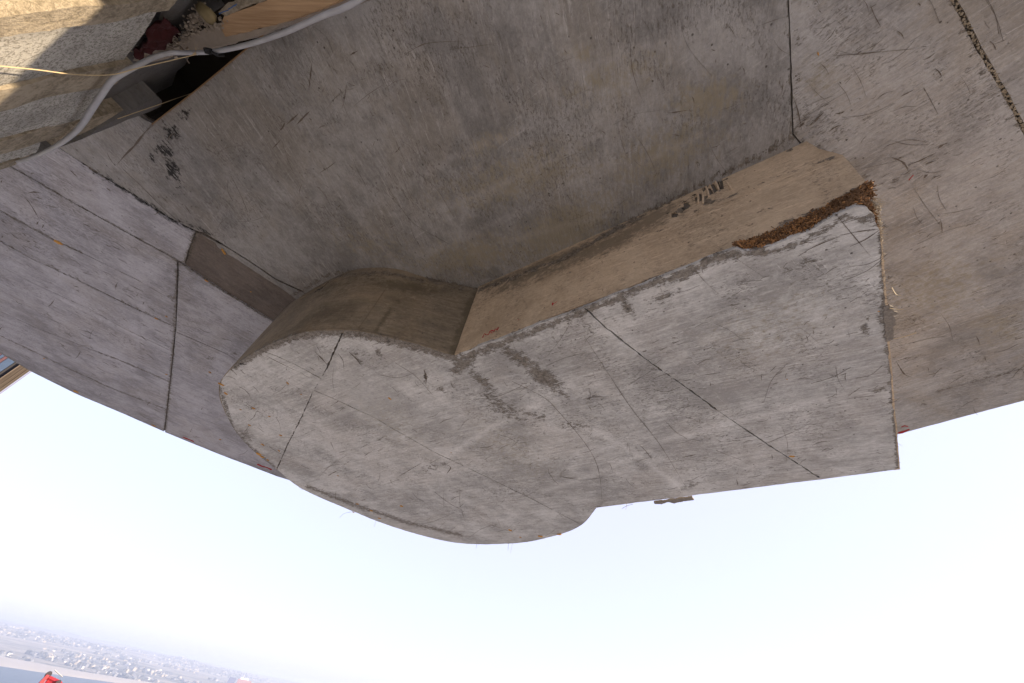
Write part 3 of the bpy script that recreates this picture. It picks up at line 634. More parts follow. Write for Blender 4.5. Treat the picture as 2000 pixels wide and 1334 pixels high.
for i, P in enumerate(pieces):
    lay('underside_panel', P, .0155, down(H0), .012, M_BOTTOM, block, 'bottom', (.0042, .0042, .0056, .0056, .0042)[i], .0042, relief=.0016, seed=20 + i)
def column(P, z0, z1, mat, name, parent, inset=.0):
    n = len(P); V = np.vstack([np.column_stack([P, np.full(n, z0)]), np.column_stack([P, np.full(n, z1)])])
    return V, [(i, (i + 1) % n, n + (i + 1) % n, n + i) for i in range(n)]
# core of the block, a hair inside the cast faces
core = densify(body_out, .05); T = np.roll(core, -1, 0) - np.roll(core, 1, 0); T /= np.linalg.norm(T, axis=1)[:, None]
core_in = core + np.stack([-T[:, 1], T[:, 0]], 1) * .03
V, Fq = column(core_in, H0 + .01, H1 + .005, M_BACK, '', None)
V2c, Fcc, _ = sheet(core_in, .12, 0, 0)
o = mesh_obj('block_core', np.vstack([V, np.column_stack([V2c, np.full(len(V2c), H0 + .010)])]), Fq + [tuple(i + len(V) for i in f) for f in Fcc], M_BACK, block)
# tan side: a vertical plane through the bar's back edge
p0, p1 = on_z([(887, 693), (1715, 400)], H0); bx = (p1 - p0) / np.linalg.norm(p1 - p0); bn = np.array([bx[1], -bx[0], 0]); bn = bn if bn @ p0 < 0 else -bn; bc = bn @ p0
def face_uv(P):
    X = on_plane(P, bn, bc); return np.column_stack([(X - p0) @ bx, X[:, 2]])
def face3(uv, off): return p0 * np.array([1, 1, 0]) + uv[:, :1] * bx + np.column_stack([np.zeros((len(uv), 2)), uv[:, 1]]) + off[:, None] * bn
top_uv = lambda: None
fend = face_uv([(1560, 266), (1600, 290), (1640, 312), (1668, 334), (1697, 352)])
low = face_uv([(1690, 364), (1600, 410), (1500, 456), (1440, 480)]); low[:3, 1] = np.maximum(low[:3, 1], H0 + .004)
cornr = np.array([[0.0, H0 + .001], [0.0, H1 + .004]])
split = face_uv([(940, 600), (1100, 537), (1250, 467), (1356, 417), (1500, 354), (1645, 301)])
vm = float(np.median(split[:, 1])); split = np.column_stack([split[:, 0], vm + .004 * np.sin(split[:, 0] * 3)]); split[0, 0] = 0
ux1 = float(fend[:, 0].mean())
voids_px = [[(1381, 369), (1387, 368), (1392, 377), (1384, 381)], [(1388, 360), (1394, 359), (1400, 371), (1395, 375)], [(1398, 354), (1403, 353), (1408, 368), (1404, 369)],
            [(1405, 352), (1411, 351.5), (1413, 367), (1409, 368)], [(1366, 379), (1370, 380), (1377, 386), (1371, 389), (1366, 392)], [(1373, 370.5), (1383, 361), (1383.5, 363.5), (1375, 373.5)],
            [(1357, 386), (1361, 384), (1362, 389), (1359, 394)], [(1423, 359), (1425.5, 358), (1425, 363), (1423, 363)], [(1335, 396), (1341, 395), (1348, 402), (1338, 408)], [(1312, 417), (1320, 415), (1322, 423), (1312, 424)]]
voids = [face_uv(v) for v in voids_px]; voids = [v.mean(0) + (v - v.mean(0)) * np.array([1.22, 1.22]) for v in voids]
upper = np.vstack([split, fend[fend[:, 1] > vm][::-1] if fend[0, 1] > fend[-1, 1] else fend[fend[:, 1] > vm], [[ux1 - .002, H1 + .004]], [[0, H1 + .004]]])
lower = np.vstack([[[0, H0 + .001]], low[::-1], [[ux1, max(low[0, 1], H0 + .01)]], split[::-1]])
side_up = lay('side_board', upper, .016, face3, .03, M_FACE, block, 'face', .002, .0008, holes=[v for v in voids], relief=.001, seed=31)
lay('side_board', lower, .016, face3, .03, M_FACE, block, 'face', .002, .0012, relief=.001, seed=32)
# honeycomb: pockets behind the holes, thin mortar bridges in front
for v in voids:
    mb = MB(); c = v.mean(0); q = c + (v - c) * 1.25; n = len(q)
    F3 = face3(q, np.full(n, -.004)); B3 = face3(q, np.full(n, -.05)); mb.add(np.vstack([F3, B3]), [(i, (i + 1) % n, n + (i + 1) % n, n + i) for i in range(n)] + [tuple(range(n, 2 * n))])
    mb.build('honeycomb_pocket', M_VOID, side_up)  # pocket walls near-black, their shade put into the colour
mb = MB()
for a, b in [((1385, 386), (1379, 365)), ((1364, 398), (1363, 378)), ((1373, 398), (1372, 376)), ((1404, 371), (1396, 353)), ((1429, 371), (1420, 356))]:
    u = face_uv([a, ((a[0] + b[0]) / 2 + 1, (a[1] + b[1]) / 2), b]); mb.tube(face3(u, np.array([.001, .002, .001])), [.003, .0036, .003], 6)
tag(mb.build('mortar_bridges', M_FACE, side_up), kind='stuff')
# curved side: the arc carried straight up to the canopy, flared a little at the top
ar = arc; seglen = np.r_[0, np.cumsum(np.linalg.norm(np.diff(ar, axis=0), axis=1))]
AT2 = np.gradient(ar, axis=0); AT2 /= np.linalg.norm(AT2, axis=1)[:, None]; AN2 = np.stack([AT2[:, 1], -AT2[:, 0]], 1)
cc = np.array([-.385, 2.267])
AN2 *= np.sign(((ar - cc) * AN2).sum(1))[:, None]
def arc3(uv, off):
    s_ = np.clip(uv[:, 0], 0, seglen[-1]); x, y = np.interp(s_, seglen, ar[:, 0]), np.interp(s_, seglen, ar[:, 1])
    nx, ny = np.interp(s_, seglen, AN2[:, 0]), np.interp(s_, seglen, AN2[:, 1])
    h = (uv[:, 1] - H0) / (H1 - H0); vis = np.exp(-((s_ - .22) / .22) ** 2)
    o_ = off - h * .035 * vis + .004 * np.sin(s_ * 5)
    return np.column_stack([x + nx * o_, y + ny * o_, uv[:, 1]])
cuts = [0, .395, seglen[-1] * .62, seglen[-1]]
wv = lambda s_: H1 + .006
for i, (a, b) in enumerate(zip(cuts[:-1], cuts[1:])):
    P = np.array([(a, H0 + .001), (b, H0 + .001), (b, H1 + .006), (a, H1 + .006)])
    lay('curved_board', P, .018 if i < 2 else .03, arc3, .02, M_CURVE, block, 'curve', .0012, .0006, relief=.0012, seed=40 + i)
mb = MB()
for t in np.linspace(.70, 1.02, 17):
    z = H1 - .055 - .03 * random.random(); u = np.array([(t, z), (t - .012, z + .02), (t - .02, z + .045)]); mb.tube(arc3(u, np.array([.002, .003, .001])), [.0012, .0018, .001], 5)
tag(mb.build('honeycomb_ribs', M_CURVE, block), kind='stuff')
# far side and end of the bar
def wall_strip(P, name, mat, key=None):
    for a, b in zip(P[:-1], P[1:]):
        a, b = np.asarray(a), np.asarray(b); d = (b - a); Ln = np.linalg.norm(d); d /= Ln; n_ = np.array([d[1], -d[0]])
        if n_ @ ((a + b) / 2 - core.mean(0)) < 0: n_ = -n_
        f3 = lambda uv, off, a=a, d=d, n_=n_: np.column_stack([a + uv[:, :1] * d + off[:, None] * n_, uv[:, 1]])
        lay(name, np.array([(0, H0 + .001), (Ln, H0 + .001), (Ln, H1 + .004), (0, H1 + .004)]), .03, f3, .02, mat, block, key, .001, .002, relief=.004, seed=50)
wall_strip([end_edge[0] + (end_edge[1] - end_edge[0]) * .6, end_edge[-1]], 'end_board', M_FACE, 'face')
wall_strip([front[0], front[-1]], 'front_board', M_BOTTOM, 'bottom')

# crumbled strip at the back corner: a rough bed with splinters
bed = np.vstack([face_uv([(1440, 480), (1500, 456), (1600, 410), (1690, 364)])])
outer = face3(bed, np.full(len(bed), -.004)); outer[:, 2] = np.maximum(outer[:, 2], H0 + .008)
outer = np.vstack([outer, np.append(pz([(1703, 356)], H0 + .05)[0], H0 + .05), np.append(end_edge[1], H0 + .02)])
inner = np.column_stack([crumb, np.full(len(crumb), H0 + .012)])
def resamp(P, n):
    s_ = np.r_[0, np.cumsum(np.linalg.norm(np.diff(P, axis=0), axis=1))]; t = np.linspace(0, s_[-1], n)
    return np.column_stack([np.interp(t, s_, P[:, k]) for k in range(3)])
NB, MBD = 120, 12
o_, i_ = resamp(outer, NB), resamp(inner, NB)
G = np.array([[o_[a] + (i_[a] - o_[a]) * b / (MBD - 1) for b in range(MBD)] for a in range(NB)])
for a in range(NB):
    for b in range(MBD):
        t = b / (MBD - 1); G[a, b, 2] += .012 * math.sin(math.pi * t) + .006 * nz(*(G[a, b, :2] * 60), 2.)
Gf = G.reshape(-1, 3)
kb = NT('crumbled_bed'); nb_ = kb.noise(55, None, 6, .75); mat_bed = kb.fin(kb.mix(kb.step(nb_, .4, .62), (.05, .028, .014), (.24, .11, .035)), .95, nb_, .9, .01)
mesh_obj('crumbled_bed', Gf, [(a * MBD + b, (a + 1) * MBD + b, (a + 1) * MBD + b + 1, a * MBD + b + 1) for a in range(NB - 1) for b in range(MBD - 1)], mat_bed, block)
mb1, mb2 = MB(), MB()
for k_ in range(3400):
    a, b = random.random() ** .9, random.random(); ai = min(NB - 1, int(a * NB)); bi = min(MBD - 1, int(b * MBD)); q = G[ai, bi] + RNG.normal(0, .003, 3)
    d = RNG.normal(0, 1, 3); d[2] *= .5; d /= np.linalg.norm(d); e = np.cross(d, RNG.normal(0, 1, 3)); e /= np.linalg.norm(e); ln = random.uniform(.0015, .0065)
    q[2] += random.uniform(-.001, .004)
    (mb1 if random.random() < .62 * (1.05 - a) + (.5 if a > .93 else 0) and nz(q[0] * 40, q[1] * 40, 9) > -.12 else mb2).box(q, (d, e, np.cross(d, e)), (ln, random.uniform(.0005, .0016), random.uniform(.0004, .0012)))  # more orange at the far tip: its sunlit brightness put into the colour
for k_ in range(150):
    ai, bi = random.randrange(NB), random.randrange(1, MBD - 1); (mb1 if random.random() < .25 else mb2).lump(G[ai, bi] + RNG.normal(0, .002, 3), random.uniform(.002, .0055), (1, random.uniform(.5, 1), .8), .35)
tag(mb1.build('wood_splinters', M_FIBRE, block), kind='stuff'); tag(mb2.build('brown_splinters', M_FIBRED, block), kind='stuff')
# ragged mortar fringe down the end edge, sunlit from the right
mb = MB(); en = np.array([end_edge[-1][1] - end_edge[0][1], -(end_edge[-1][0] - end_edge[0][0])]); en /= np.linalg.norm(en)
for k_ in range(650):
    t = random.random(); i = t * (len(end_edge) - 1); a = int(i); q = end_edge[a] + (end_edge[min(a + 1, len(end_edge) - 1)] - end_edge[a]) * (i - a)
    r = random.uniform(.0009, .0030) * (1.25 if t < .35 else .85); q = q + en * (random.uniform(-.004, .0025) + .003 * nz(t * 14, 2.5))
    mb.lump((q[0], q[1], H0 + random.uniform(-.001, .016)), r, (1, random.uniform(.5, 1), random.uniform(.4, 1)), .45)
for k_ in range(160):      # fibres at the top corner and along the edge
    t = random.random() ** 3 * .9; i = t * (len(end_edge) - 1); a = int(i); q = end_edge[a] + (end_edge[min(a + 1, len(end_edge) - 1)] - end_edge[a]) * (i - a)
    A = np.array([q[0], q[1], H0 + random.uniform(0, .05 if t < .1 else .012)]); d = np.array([*(en * random.uniform(.3, 1)), random.uniform(-.6, .3)]) + RNG.normal(0, .3, 3)
    ln = random.uniform(.006, .02); mb.tube([A - d * .003, A + d * ln * .5, A + d * ln + RNG.normal(0, .002, 3)], [.0008, .0006, .0003], 4)
tag(mb.build('ragged_fringe', M_FRINGE, block), kind='stuff')
# loose flap of mortar skin on the end edge, and the scrap under the front edge
def scrap(P, z, th, mat, parent, name, tilt=.0):
    q = densify(pz(P, z), .006); q = q + np.array([[.005 * nz(x * 130, y * 130, 1), .005 * nz(x * 130, y * 130, 7)] for x, y in q])
    V2s, Fs, rm = sheet(q, .008, 0, .001)
    z0 = np.array([z + .003 * nz(x * 30, y * 30) for x, y in V2s]); n = len(V2s)
    V = np.vstack([np.column_stack([V2s, z0]), np.column_stack([V2s, z0 + th])])
    o = mesh_obj(name, V, [tuple(f) for f in Fs] + [tuple(i + n for i in f[::-1]) for f in Fs] + [(b, a, n + a, n + b) for a, b in rm], mat, parent)
    return o
scrap([(1726, 600), (1735, 597), (1747, 600), (1744, 607), (1754, 611), (1747, 617), (1749, 632), (1744, 642), (1746, 655), (1742, 664), (1730, 668), (1728, 640)], H0 - .002, .008, M_DARKM, block, 'mortar_flap')
scrap([(1276, 981), (1300, 978), (1330, 974), (1352, 971), (1355, 977), (1335, 979), (1318, 983), (1305, 981), (1292, 985), (1280, 985)], H0 + .004, .008, M_DARKM, block, 'mortar_flap')

# scratches, stuck fibres, drag marks: thin residue lying on the surfaces
def slivers(name, items, z, mat, parent, lift=.0012):
    mb = MB()
    for P, wpx in items:
        Q = spline(on_z(P, z - lift), 4) if len(P) > 2 else resamp(on_z(P, z - lift), 5)
        T = np.gradient(Q, axis=0); T /= np.linalg.norm(T, axis=1)[:, None]; N = np.stack([-T[:, 1], T[:, 0], 0 * T[:, 0]], 1)
        wm = wpx / 740 * np.linalg.norm(Q.mean(0)) * .5
        wd = np.sin(np.linspace(.08, math.pi - .08, len(Q)))[:, None] * wm * .5 * (1 + .5 * RNG.normal(0, 1, (len(Q), 1)).clip(-1, 1))
        n = len(Q); mb.add(np.vstack([Q - N * wd, Q + N * wd, Q + np.array([0, 0, .0009])]), [(i, i + 1, n + i + 1, n + i) for i in range(n - 1)] + [(i + 1, i, 2 * n + i, 2 * n + i + 1) for i in range(n - 1)] + [(n + i, n + i + 1, 2 * n + i + 1, 2 * n + i) for i in range(n - 1)])
    return tag(mb.build(name, mat, parent), kind='stuff')
def rand_slivers(box, n, ang, spread, lmin, lmax, wmax, ok, cross=.15, seed=1.0):
    out = []
    while len(out) < n:
        x, y = random.uniform(box[0], box[2]), random.uniform(box[1], box[3])
        if nz(x / 70, y / 70, seed) < random.uniform(-.35, .45) or not ok(x, y): continue
        a = math.radians(ang(x, y) + random.gauss(0, spread) + (90 if random.random() < cross else 0)); l = random.uniform(lmin, lmax) * random.random() ** .8 + 3
        dx, dy = math.cos(a) * l / 2, math.sin(a) * l / 2; k = random.uniform(-.12, .12) * l
        out.append(([(x - dx, y - dy), (x - dy / l * k * 2, y + dx / l * k * 2), (x + dx, y + dy)], random.uniform(.6, wmax)))
    return out
bot_px = project(np.column_stack([full, np.full(len(full), H0)]))
inb = lambda x, y: bool(inside(bot_px, np.array([[x, y]]))[0])
bot_items = [([(828, 722), (832, 735), (832, 750)], 6), ([(682, 688), (695, 700), (706, 714)], 5), ([(615, 687), (628, 700), (640, 714)], 4), ([(1138, 780), (1160, 776), (1190, 775)], 3), ([(1100, 933), (1115, 934), (1130, 934)], 2.5),
             ([(1250, 870), (1262, 882), (1273, 897)], 2.5), ([(1333, 893), (1345, 891), (1358, 888)], 4), ([(1625, 408), (1650, 440), (1700, 500)], 2), ([(1715, 448), (1680, 452), (1640, 460)], 2.5), ([(1717, 450), (1690, 468), (1660, 482)], 2.5),
             ([(1560, 500), (1590, 482), (1640, 462)], 3), ([(700, 646), (704, 656), (703, 668)], 2), ([(696, 660), (702, 648), (708, 640)], 2), ([(1000, 745), (1060, 775), (1090, 803), (1140, 862), (1165, 905), (1174, 950), (1175, 985)], 1.8),
             ([(1140, 655), (1185, 725), (1235, 800), (1290, 870), (1345, 960)], 1.6), ([(780, 930), (800, 918), (822, 905)], 3), ([(640, 930), (648, 925), (662, 918)], 2), ([(860, 905), (880, 912), (872, 926)], 3), ([(520, 695), (545, 708), (580, 725)], 3), ([(660, 690), (670, 705), (672, 725)], 2.5)]
bot_items += rand_slivers((425, 400, 1760, 1065), 340, lambda x, y: -22 + 12 * math.sin(x / 180) + (50 if x < 620 else 0), 12, 6, 34, 1.7, inb)
bot_items += rand_slivers((425, 400, 1760, 1065), 60, lambda x, y: random.choice((-24, -10, 38)), 10, 50, 150, 1.0, inb, .2, 5)
slivers('scratch_marks', bot_items, H0, M_SCR, block)
ar_items = [([(560, 243), (572, 232), (583, 222)], 4), ([(545, 256), (552, 249), (556, 240)], 5), ([(578, 245), (592, 230), (605, 217)], 4), ([(683, 108), (690, 104), (699, 99)], 3.5), ([(785, 112), (800, 101), (828, 86), (860, 82), (905, 80)], 1.8), ([(620, 340), (640, 328), (656, 316)], 2), ([(532, 290), (540, 282), (548, 273)], 2.5),
            ([(517, 330), (519, 322), (521, 315)], 2.5), ([(1304, 221), (1320, 219), (1344, 215)], 2.5), ([(603, 176), (606, 150), (609, 125)], 2.5), ([(668, 212), (673, 190), (677, 165)], 2.5), ([(300, 242), (280, 262), (262, 285), (245, 302), (228, 322)], 3), ([(225, 324), (216, 312), (209, 299)], 2.5), ([(240, 330), (280, 368), (310, 398), (378, 460)], 1.6),
            ([(553, 40), (551, 50), (549, 62)], 3), ([(545, 62), (552, 76), (558, 86)], 1.6), ([(1546, 180), (1558, 215), (1566, 255)], 2), ([(1775, 322), (1798, 313), (1822, 301)], 3.5), ([(1738, 306), (1762, 316), (1774, 330)], 3.5), ([(1832, 290), (1840, 284), (1851, 279)], 5), ([(1804, 349), (1808, 344), (1812, 341)], 6),
            ([(1700, 10), (1708, 30), (1720, 52)], 2), ([(1620, 110), (1700, 103), (1790, 95)], 1.6), ([(1560, 250), (1567, 243), (1572, 238)], 5), ([(1582, 244), (1596, 232), (1609, 219)], 5), ([(1632, 222), (1642, 221), (1650, 217)], 4), ([(1620, 256), (1632, 248), (1642, 245)], 4), ([(1750, 705), (1760, 722), (1768, 732), (1780, 737)], 2.2),
            ([(168, 322), (178, 330), (192, 338)], 7), ([(195, 341), (205, 348), (214, 356)], 4), ([(362, 404), (367, 410), (372, 418)], 3), ([(137, 332), (143, 338), (150, 345)], 4), ([(208, 368), (212, 370), (216, 374)], 4), ([(48, 385), (60, 400), (78, 430)], 3), ([(300, 420), (310, 414), (316, 400)], 2), ([(60, 340), (63, 338), (66, 338)], 2)]
ar_items += rand_slivers((300, 20, 1540, 560), 110, lambda x, y: 50 + (30 if x > 900 else 0), 22, 5, 26, 2.2, lambda x, y: not (y > 560 - (x - 930) * .48 and x > 930) and y > 250 - (x - 290) * .82 and y > 20 and not (x < 600 and y > 330 + (x - 200) * .55), .3)
ar_items += rand_slivers((0, 330, 520, 900), 150, lambda x, y: 27, 8, 5, 30, 2.4, lambda x, y: y > 340 + x * .55 and y < 690 + x * .45 and not (355 < x < 560 and 440 < y < 640) and not (x > 420 and y > 690), .12)
ar_items += rand_slivers((1565, 0, 2000, 840), 110, lambda x, y: -22 - 14 * max(0, (500 - y) / 500), 9, 6, 44, 2.0, lambda x, y: (x > 1770 or y < 268 + (x - 1560) * .6) and y < 845 - (x - 1755) * .265, .14)
ar_items += rand_slivers((420, 20, 1540, 560), 60, lambda x, y: random.choice((52, 66, -25)), 8, 50, 160, .95, lambda x, y: not (y > 540 - (x - 930) * .48 and x > 930) and y > 280 - (x - 290) * .7 and y > 30 and not (x < 620 and y > 330 + (x - 200) * .5), .1, 6)
ar_items += rand_slivers((1565, 0, 2000, 840), 40, lambda x, y: random.choice((-25, -8, 60)), 10, 50, 150, .95, lambda x, y: (x > 1780 or y < 258 + (x - 1570) * .6) and y < 835 - (x - 1755) * .265, .1, 8)
slivers('scratch_marks', ar_items, H1, M_SCR, canopy)
# fine red paint marks
def paint_marks(name, items, place, parent):
    for P, wpx in items:
        mb = MB(); Q = place(P); T = np.gradient(Q, axis=0); T /= np.linalg.norm(T, axis=1)[:, None] + 1e-9; vd = Q / np.linalg.norm(Q, axis=1)[:, None]; N = np.cross(T, vd); N /= np.linalg.norm(N, axis=1)[:, None] + 1e-9
        wm = wpx / 740 * np.linalg.norm(Q.mean(0)) * .3; n = len(Q); jit = 1 + .45 * RNG.normal(0, 1, (n, 1)).clip(-1, 1)
        mb.add(np.vstack([Q - N * wm * jit, Q + N * wm * jit]), [(i, i + 1, n + i + 1, n + i) for i in range(n - 1)]); mb.build(name, M_RED, parent)
pf = lambda P: face3(face_uv(P), np.full(len(P), .0016))
paint_marks('red_paint_mark', [([(943, 660), (945, 655), (947, 652), (949, 654), (951, 655)], 2.4), ([(952, 655), (955, 653), (957, 648), (959, 651), (962, 650)], 2.6), ([(957, 649), (960, 646), (963, 646), (964, 648)], 2.6), ([(965, 648), (967, 644), (970, 643), (971, 646), (973, 642), (974, 640)], 3.0),
    ([(1079, 597), (1080, 594), (1081, 592)], 4), ([(1080, 594), (1085, 592), (1089, 589)], 1.6), ([(1012, 626), (1013, 625), (1014, 625)], 2)], pf, block)
pc = lambda P: on_z(P, H1 - .0022)
paint_marks('red_paint_mark', [([(1754, 845), (1760, 843), (1768, 841), (1776, 838)], 6), ([(1760, 834), (1766, 831), (1774, 833)], 3), ([(357, 853), (364, 856), (371, 859), (379, 862)], 3), ([(503, 906), (512, 910), (521, 913), (531, 917)], 3.5), ([(1775, 352), (1780, 346), (1784, 342)], 2)], pc, canopy)

# yellow wood chips stuck to the undersides
chip_me = []
for k_ in range(5):
    mb = MB(); n = 6
    ring = [(math.cos(a) * random.uniform(.7, 1.1), math.sin(a) * random.uniform(.25, .5), 0) for a in np.linspace(0, 2 * math.pi, n, endpoint=False)]
    mb.add(ring + [(x * .7, y * .6, -.35 - random.uniform(0, .2)) for x, y, z in ring], [(i, (i + 1) % n, n + (i + 1) % n, n + i) for i in range(n)] + [tuple(range(2 * n - 1, n - 1, -1)), tuple(range(n))])
    me = bpy.data.meshes.new('wood_chip'); me.from_pydata(mb.V, [], mb.F); me.materials.append(M_CHIP); chip_me.append(me)
def chips(items, z, parent):
    b = parent_world(parent)
    for i, (x, y, l, a) in enumerate(items):
        o = bpy.data.objects.new('wood_chip', chip_me[i % 5]); COL.objects.link(o); o.parent = parent
        q = on_z([(x, y)], z)[0]; s_ = l / 740 * np.linalg.norm(q) * .42; o.location = Vector(q) - b; o.scale = (s_, s_ * .9, s_ * .7); o.rotation_euler = (0, 0, math.radians(a))
chips([(562, 748, 8, 60), (548, 850, 7, 20), (526, 813, 6, 0), (495, 797, 9, 30), (487, 830, 7, 30), (513, 868, 8, 40), (505, 886, 12, 35), (512, 892, 9, 20), (523, 898, 7, 50), (761, 778, 11, 40), (698, 984, 7, 0), (725, 997, 8, 10), (784, 988, 9, 0), (660, 929, 5, 0), (881, 884, 4, 0), (741, 1012, 7, 10), (996, 1035, 10, 20), (1055, 1047, 12, -10),
       (1092, 1043, 13, -25), (1016, 1049, 6, 0), (432, 750, 12, 30), (441, 768, 9, 60), (1546, 891, 11, -20), (1537, 741, 4, 0), (1716, 608, 5, 0), (545, 880, 6, 60), (470, 800, 5, 0), (690, 1000, 6, 10), (588, 770, 5, 0)], H0 - .001, block)
chips([(437, 491, 14, 75), (403, 548, 8, 40), (114, 473, 13, 30), (86, 700, 4, 0), (148, 764, 9, 28), (300, 831, 7, 30), (325, 731, 5, 0), (410, 727, 6, 40), (430, 858, 6, 0), (305, 622, 7, 30), (1598, 105, 7, 40), (490, 570, 4, 0), (325, 618, 5, 30)], H1 - .001, canopy)
# stray straws under the rim
for P in [[(664, 1010), (672, 1003), (690, 999)], [(731, 1028), (733, 1022), (735, 1015)], [(930, 1070), (931, 1064), (931, 1056)], [(992, 1074), (993, 1066), (993, 1058)], [(997, 1080), (999, 1070), (1001, 1060)], [(1215, 992), (1224, 988), (1236, 985)], [(1222, 994), (1224, 986), (1222, 980)], [(584, 950), (590, 956), (597, 955)],
          [(1736, 600), (1750, 604), (1765, 604)], [(1744, 660), (1765, 658), (1790, 650)], [(1740, 560), (1750, 575), (1760, 577)], [(468, 887), (476, 886), (483, 880)]]:
    Q = on_z(P, H0); Q[0, 2] -= .004; mb = MB(); mb.tube(spline(Q, 3), .0009, 5); mb.build('straw', M_STRAW if random.random() < .5 else M_SCR, block)

# =================================================================== MASONRY PIER AND WHAT CROSSES IT
WN, WC = np.array([.592, .806, 0]), -.418; WD = np.array([.806, -.592, 0]); W0 = WN * WC / (WN @ WN)
WN = WN / np.linalg.norm(WN)
def w_uv(P, back=0.0):
    X = on_plane(P, np.array([.592, .806, 0]), WC - back); return np.column_stack([X @ WD, X[:, 2]])
def w3(uv, off): return W0 + uv[:, :1] * WD + np.column_stack([np.zeros((len(uv), 2)), uv[:, 1]]) + off[:, None] * WN
kst = NT('pier_stone'); n1 = kst.noise(7, None, 6, .65); n2 = kst.noise(120, None, 4, .85); n3 = kst.noise(38, kst.map(.5, (1, 1, 3)), 5, .7)
cst = kst.mix(kst.step(n1, .36, .62), (.29, .28, .262), (.42, .405, .375))
cst = kst.mix(kst.math('MULTIPLY', kst.step(n2, .50, .585), .9), cst, (.10, .09, .075)); cst = kst.mix(kst.math('MULTIPLY', kst.step(n3, .60, .72), .5), cst, (.16, .135, .10))
cst = kst.mix(kst.math('MULTIPLY', kst.step(kst.noise(120, None, 2, .6), .64, .74), .6), cst, (.7, .68, .62))
M_STONE = kst.fin(cst, .95, kst.math('MULTIPLY_ADD', n2, .6, n1), .7, .006)
km = NT('pier_mortar'); m1 = km.noise(16, km.map(0, (1, 1, 1)), 7, .7); m2 = km.noise(90, None, 5, .75)
M_PMORT = km.fin(km.mix(km.step(km.math('MULTIPLY_ADD', m2, .5, km.math('MULTIPLY', m1, .5)), .40, .58), (.20, .168, .122), (.38, .325, .25)), .95, km.math('ADD', m1, m2), .9, .01)
pier = empty('masonry_pier', (-1.2, .4, -1.62), 'pale speckled masonry pier with thick brown mortar joints, half in sun, upper left', 'pier')
def pier_piece(name, P, mat, proud, depth=.18, rag=.003, relief=.004, step=.012, seed=60, floor=True):
    return lay(name, np.asarray(P), step, lambda uv, off: w3(uv, off + proud), depth, mat, pier, None, 0, rag, relief=relief, seed=seed)
ZB, ZT = -1.62, 1.087
bands = [(-.60, -.885), (-.935, -1.178), (-1.272, -1.485), (-1.572, -1.672)]
for i, (a, b) in enumerate(bands):
    zt = (1.13, 1.10, 1.10, 1.03)[i]
    for lo, hi in ((ZB, -.9), (-.892, -.15), (-.142, .5), (.508, zt)):
        st = .012 if hi == zt else .06
        top = [(a, hi), (b, hi)] if hi != zt else [(a, hi - .015 + .02 * (i == 0)), ((a + b) / 2, hi), (b, hi + .006)]
        pier_piece('stone_block', [(b, lo), (a, lo)] + top, M_STONE, 0.0, .2, .0025, .005, st, 60 + i)
for i, (a, b, hi) in enumerate([(-.879, -.942, 1.105), (-1.170, -1.280, 1.12), (-1.478, -1.580, 1.075), (-1.664, -1.712, .985)]):
    n_ = 40; zz = np.linspace(ZB, hi, n_)
    A = [(a + .012 * nz(z * 7, i, 1), z) for z in zz]; B = [(b + .014 * nz(z * 6, i, 5), z) for z in zz]
    pier_piece('mortar_joint', A[::-1] + B, M_PMORT, .006 if i else .01, .15, .003, .009, .012, 70 + i)
# set-back head of the pier, its broken side course and the grey board above
M_GREYB = concrete('concrete_grey_board', (.105, .102, .102), (.058, .056, .055), .9, warm_amt=.15, stretch=9, zstretch=9)  # concrete darkened: shade on the set-back head put into its colour
for P, nm, bk in (([(165, 232), (235, 150), (300, 104), (372, 108), (362, 128), (347, 140), (336, 168), (300, 186), (172, 228)], 'head_board', .05), ([(322, 0), (420, -10), (440, 10), (385, 45), (352, 84), (318, 70), (300, 60)], 'head_board', .05)):
    P = w_uv(P, bk); lay(nm, P, .012, lambda uv, off, bk=bk: w3(uv, off - bk), .05, M_GREYB, pier, None, 0, .002, relief=.002, seed=80)
side_c = [((160, 268), (305, 186), (316, 196), (313, 207), (150, 272), (62, 306)), ((92, 286), (150, 236), (235, 214), (300, 190), (240, 212), (160, 262)), ((0, 318), (60, 300), (160, 270), (70, 312), (38, 321), (0, 326))]
for i, P in enumerate(side_c):
    lay('broken_course', w_uv(P, .012 * i), .01, lambda uv, off, i=i: w3(uv, off - .012 * i), .05, (M_GREYB, M_PMORT, M_PMORT)[i], pier, None, 0, .004, relief=.006, seed=84 + i)
mb = MB(); q = w_uv([(95, 285), (130, 255), (160, 240), (172, 236), (150, 262), (105, 280)], .02); mb.add(w3(q, np.full(len(q), -.02)), [tuple(range(len(q)))]); mb.build('gap_shade', M_VOID, pier)  # flat near-black sheet painting the shade of the gap
# rear filling, near-black so its colour stands in for the opening's shade
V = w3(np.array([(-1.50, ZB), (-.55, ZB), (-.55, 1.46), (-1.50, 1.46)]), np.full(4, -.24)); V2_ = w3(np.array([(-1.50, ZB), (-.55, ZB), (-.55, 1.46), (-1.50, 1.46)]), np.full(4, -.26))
mb = MB(); mb.add(np.vstack([V, V2_]), [(0, 1, 2, 3), (7, 6, 5, 4), (0, 4, 5, 1), (1, 5, 6, 2), (2, 6, 7, 3), (3, 7, 4, 0)]); mb.build('rear_shade_wall', M_VOID, pier)
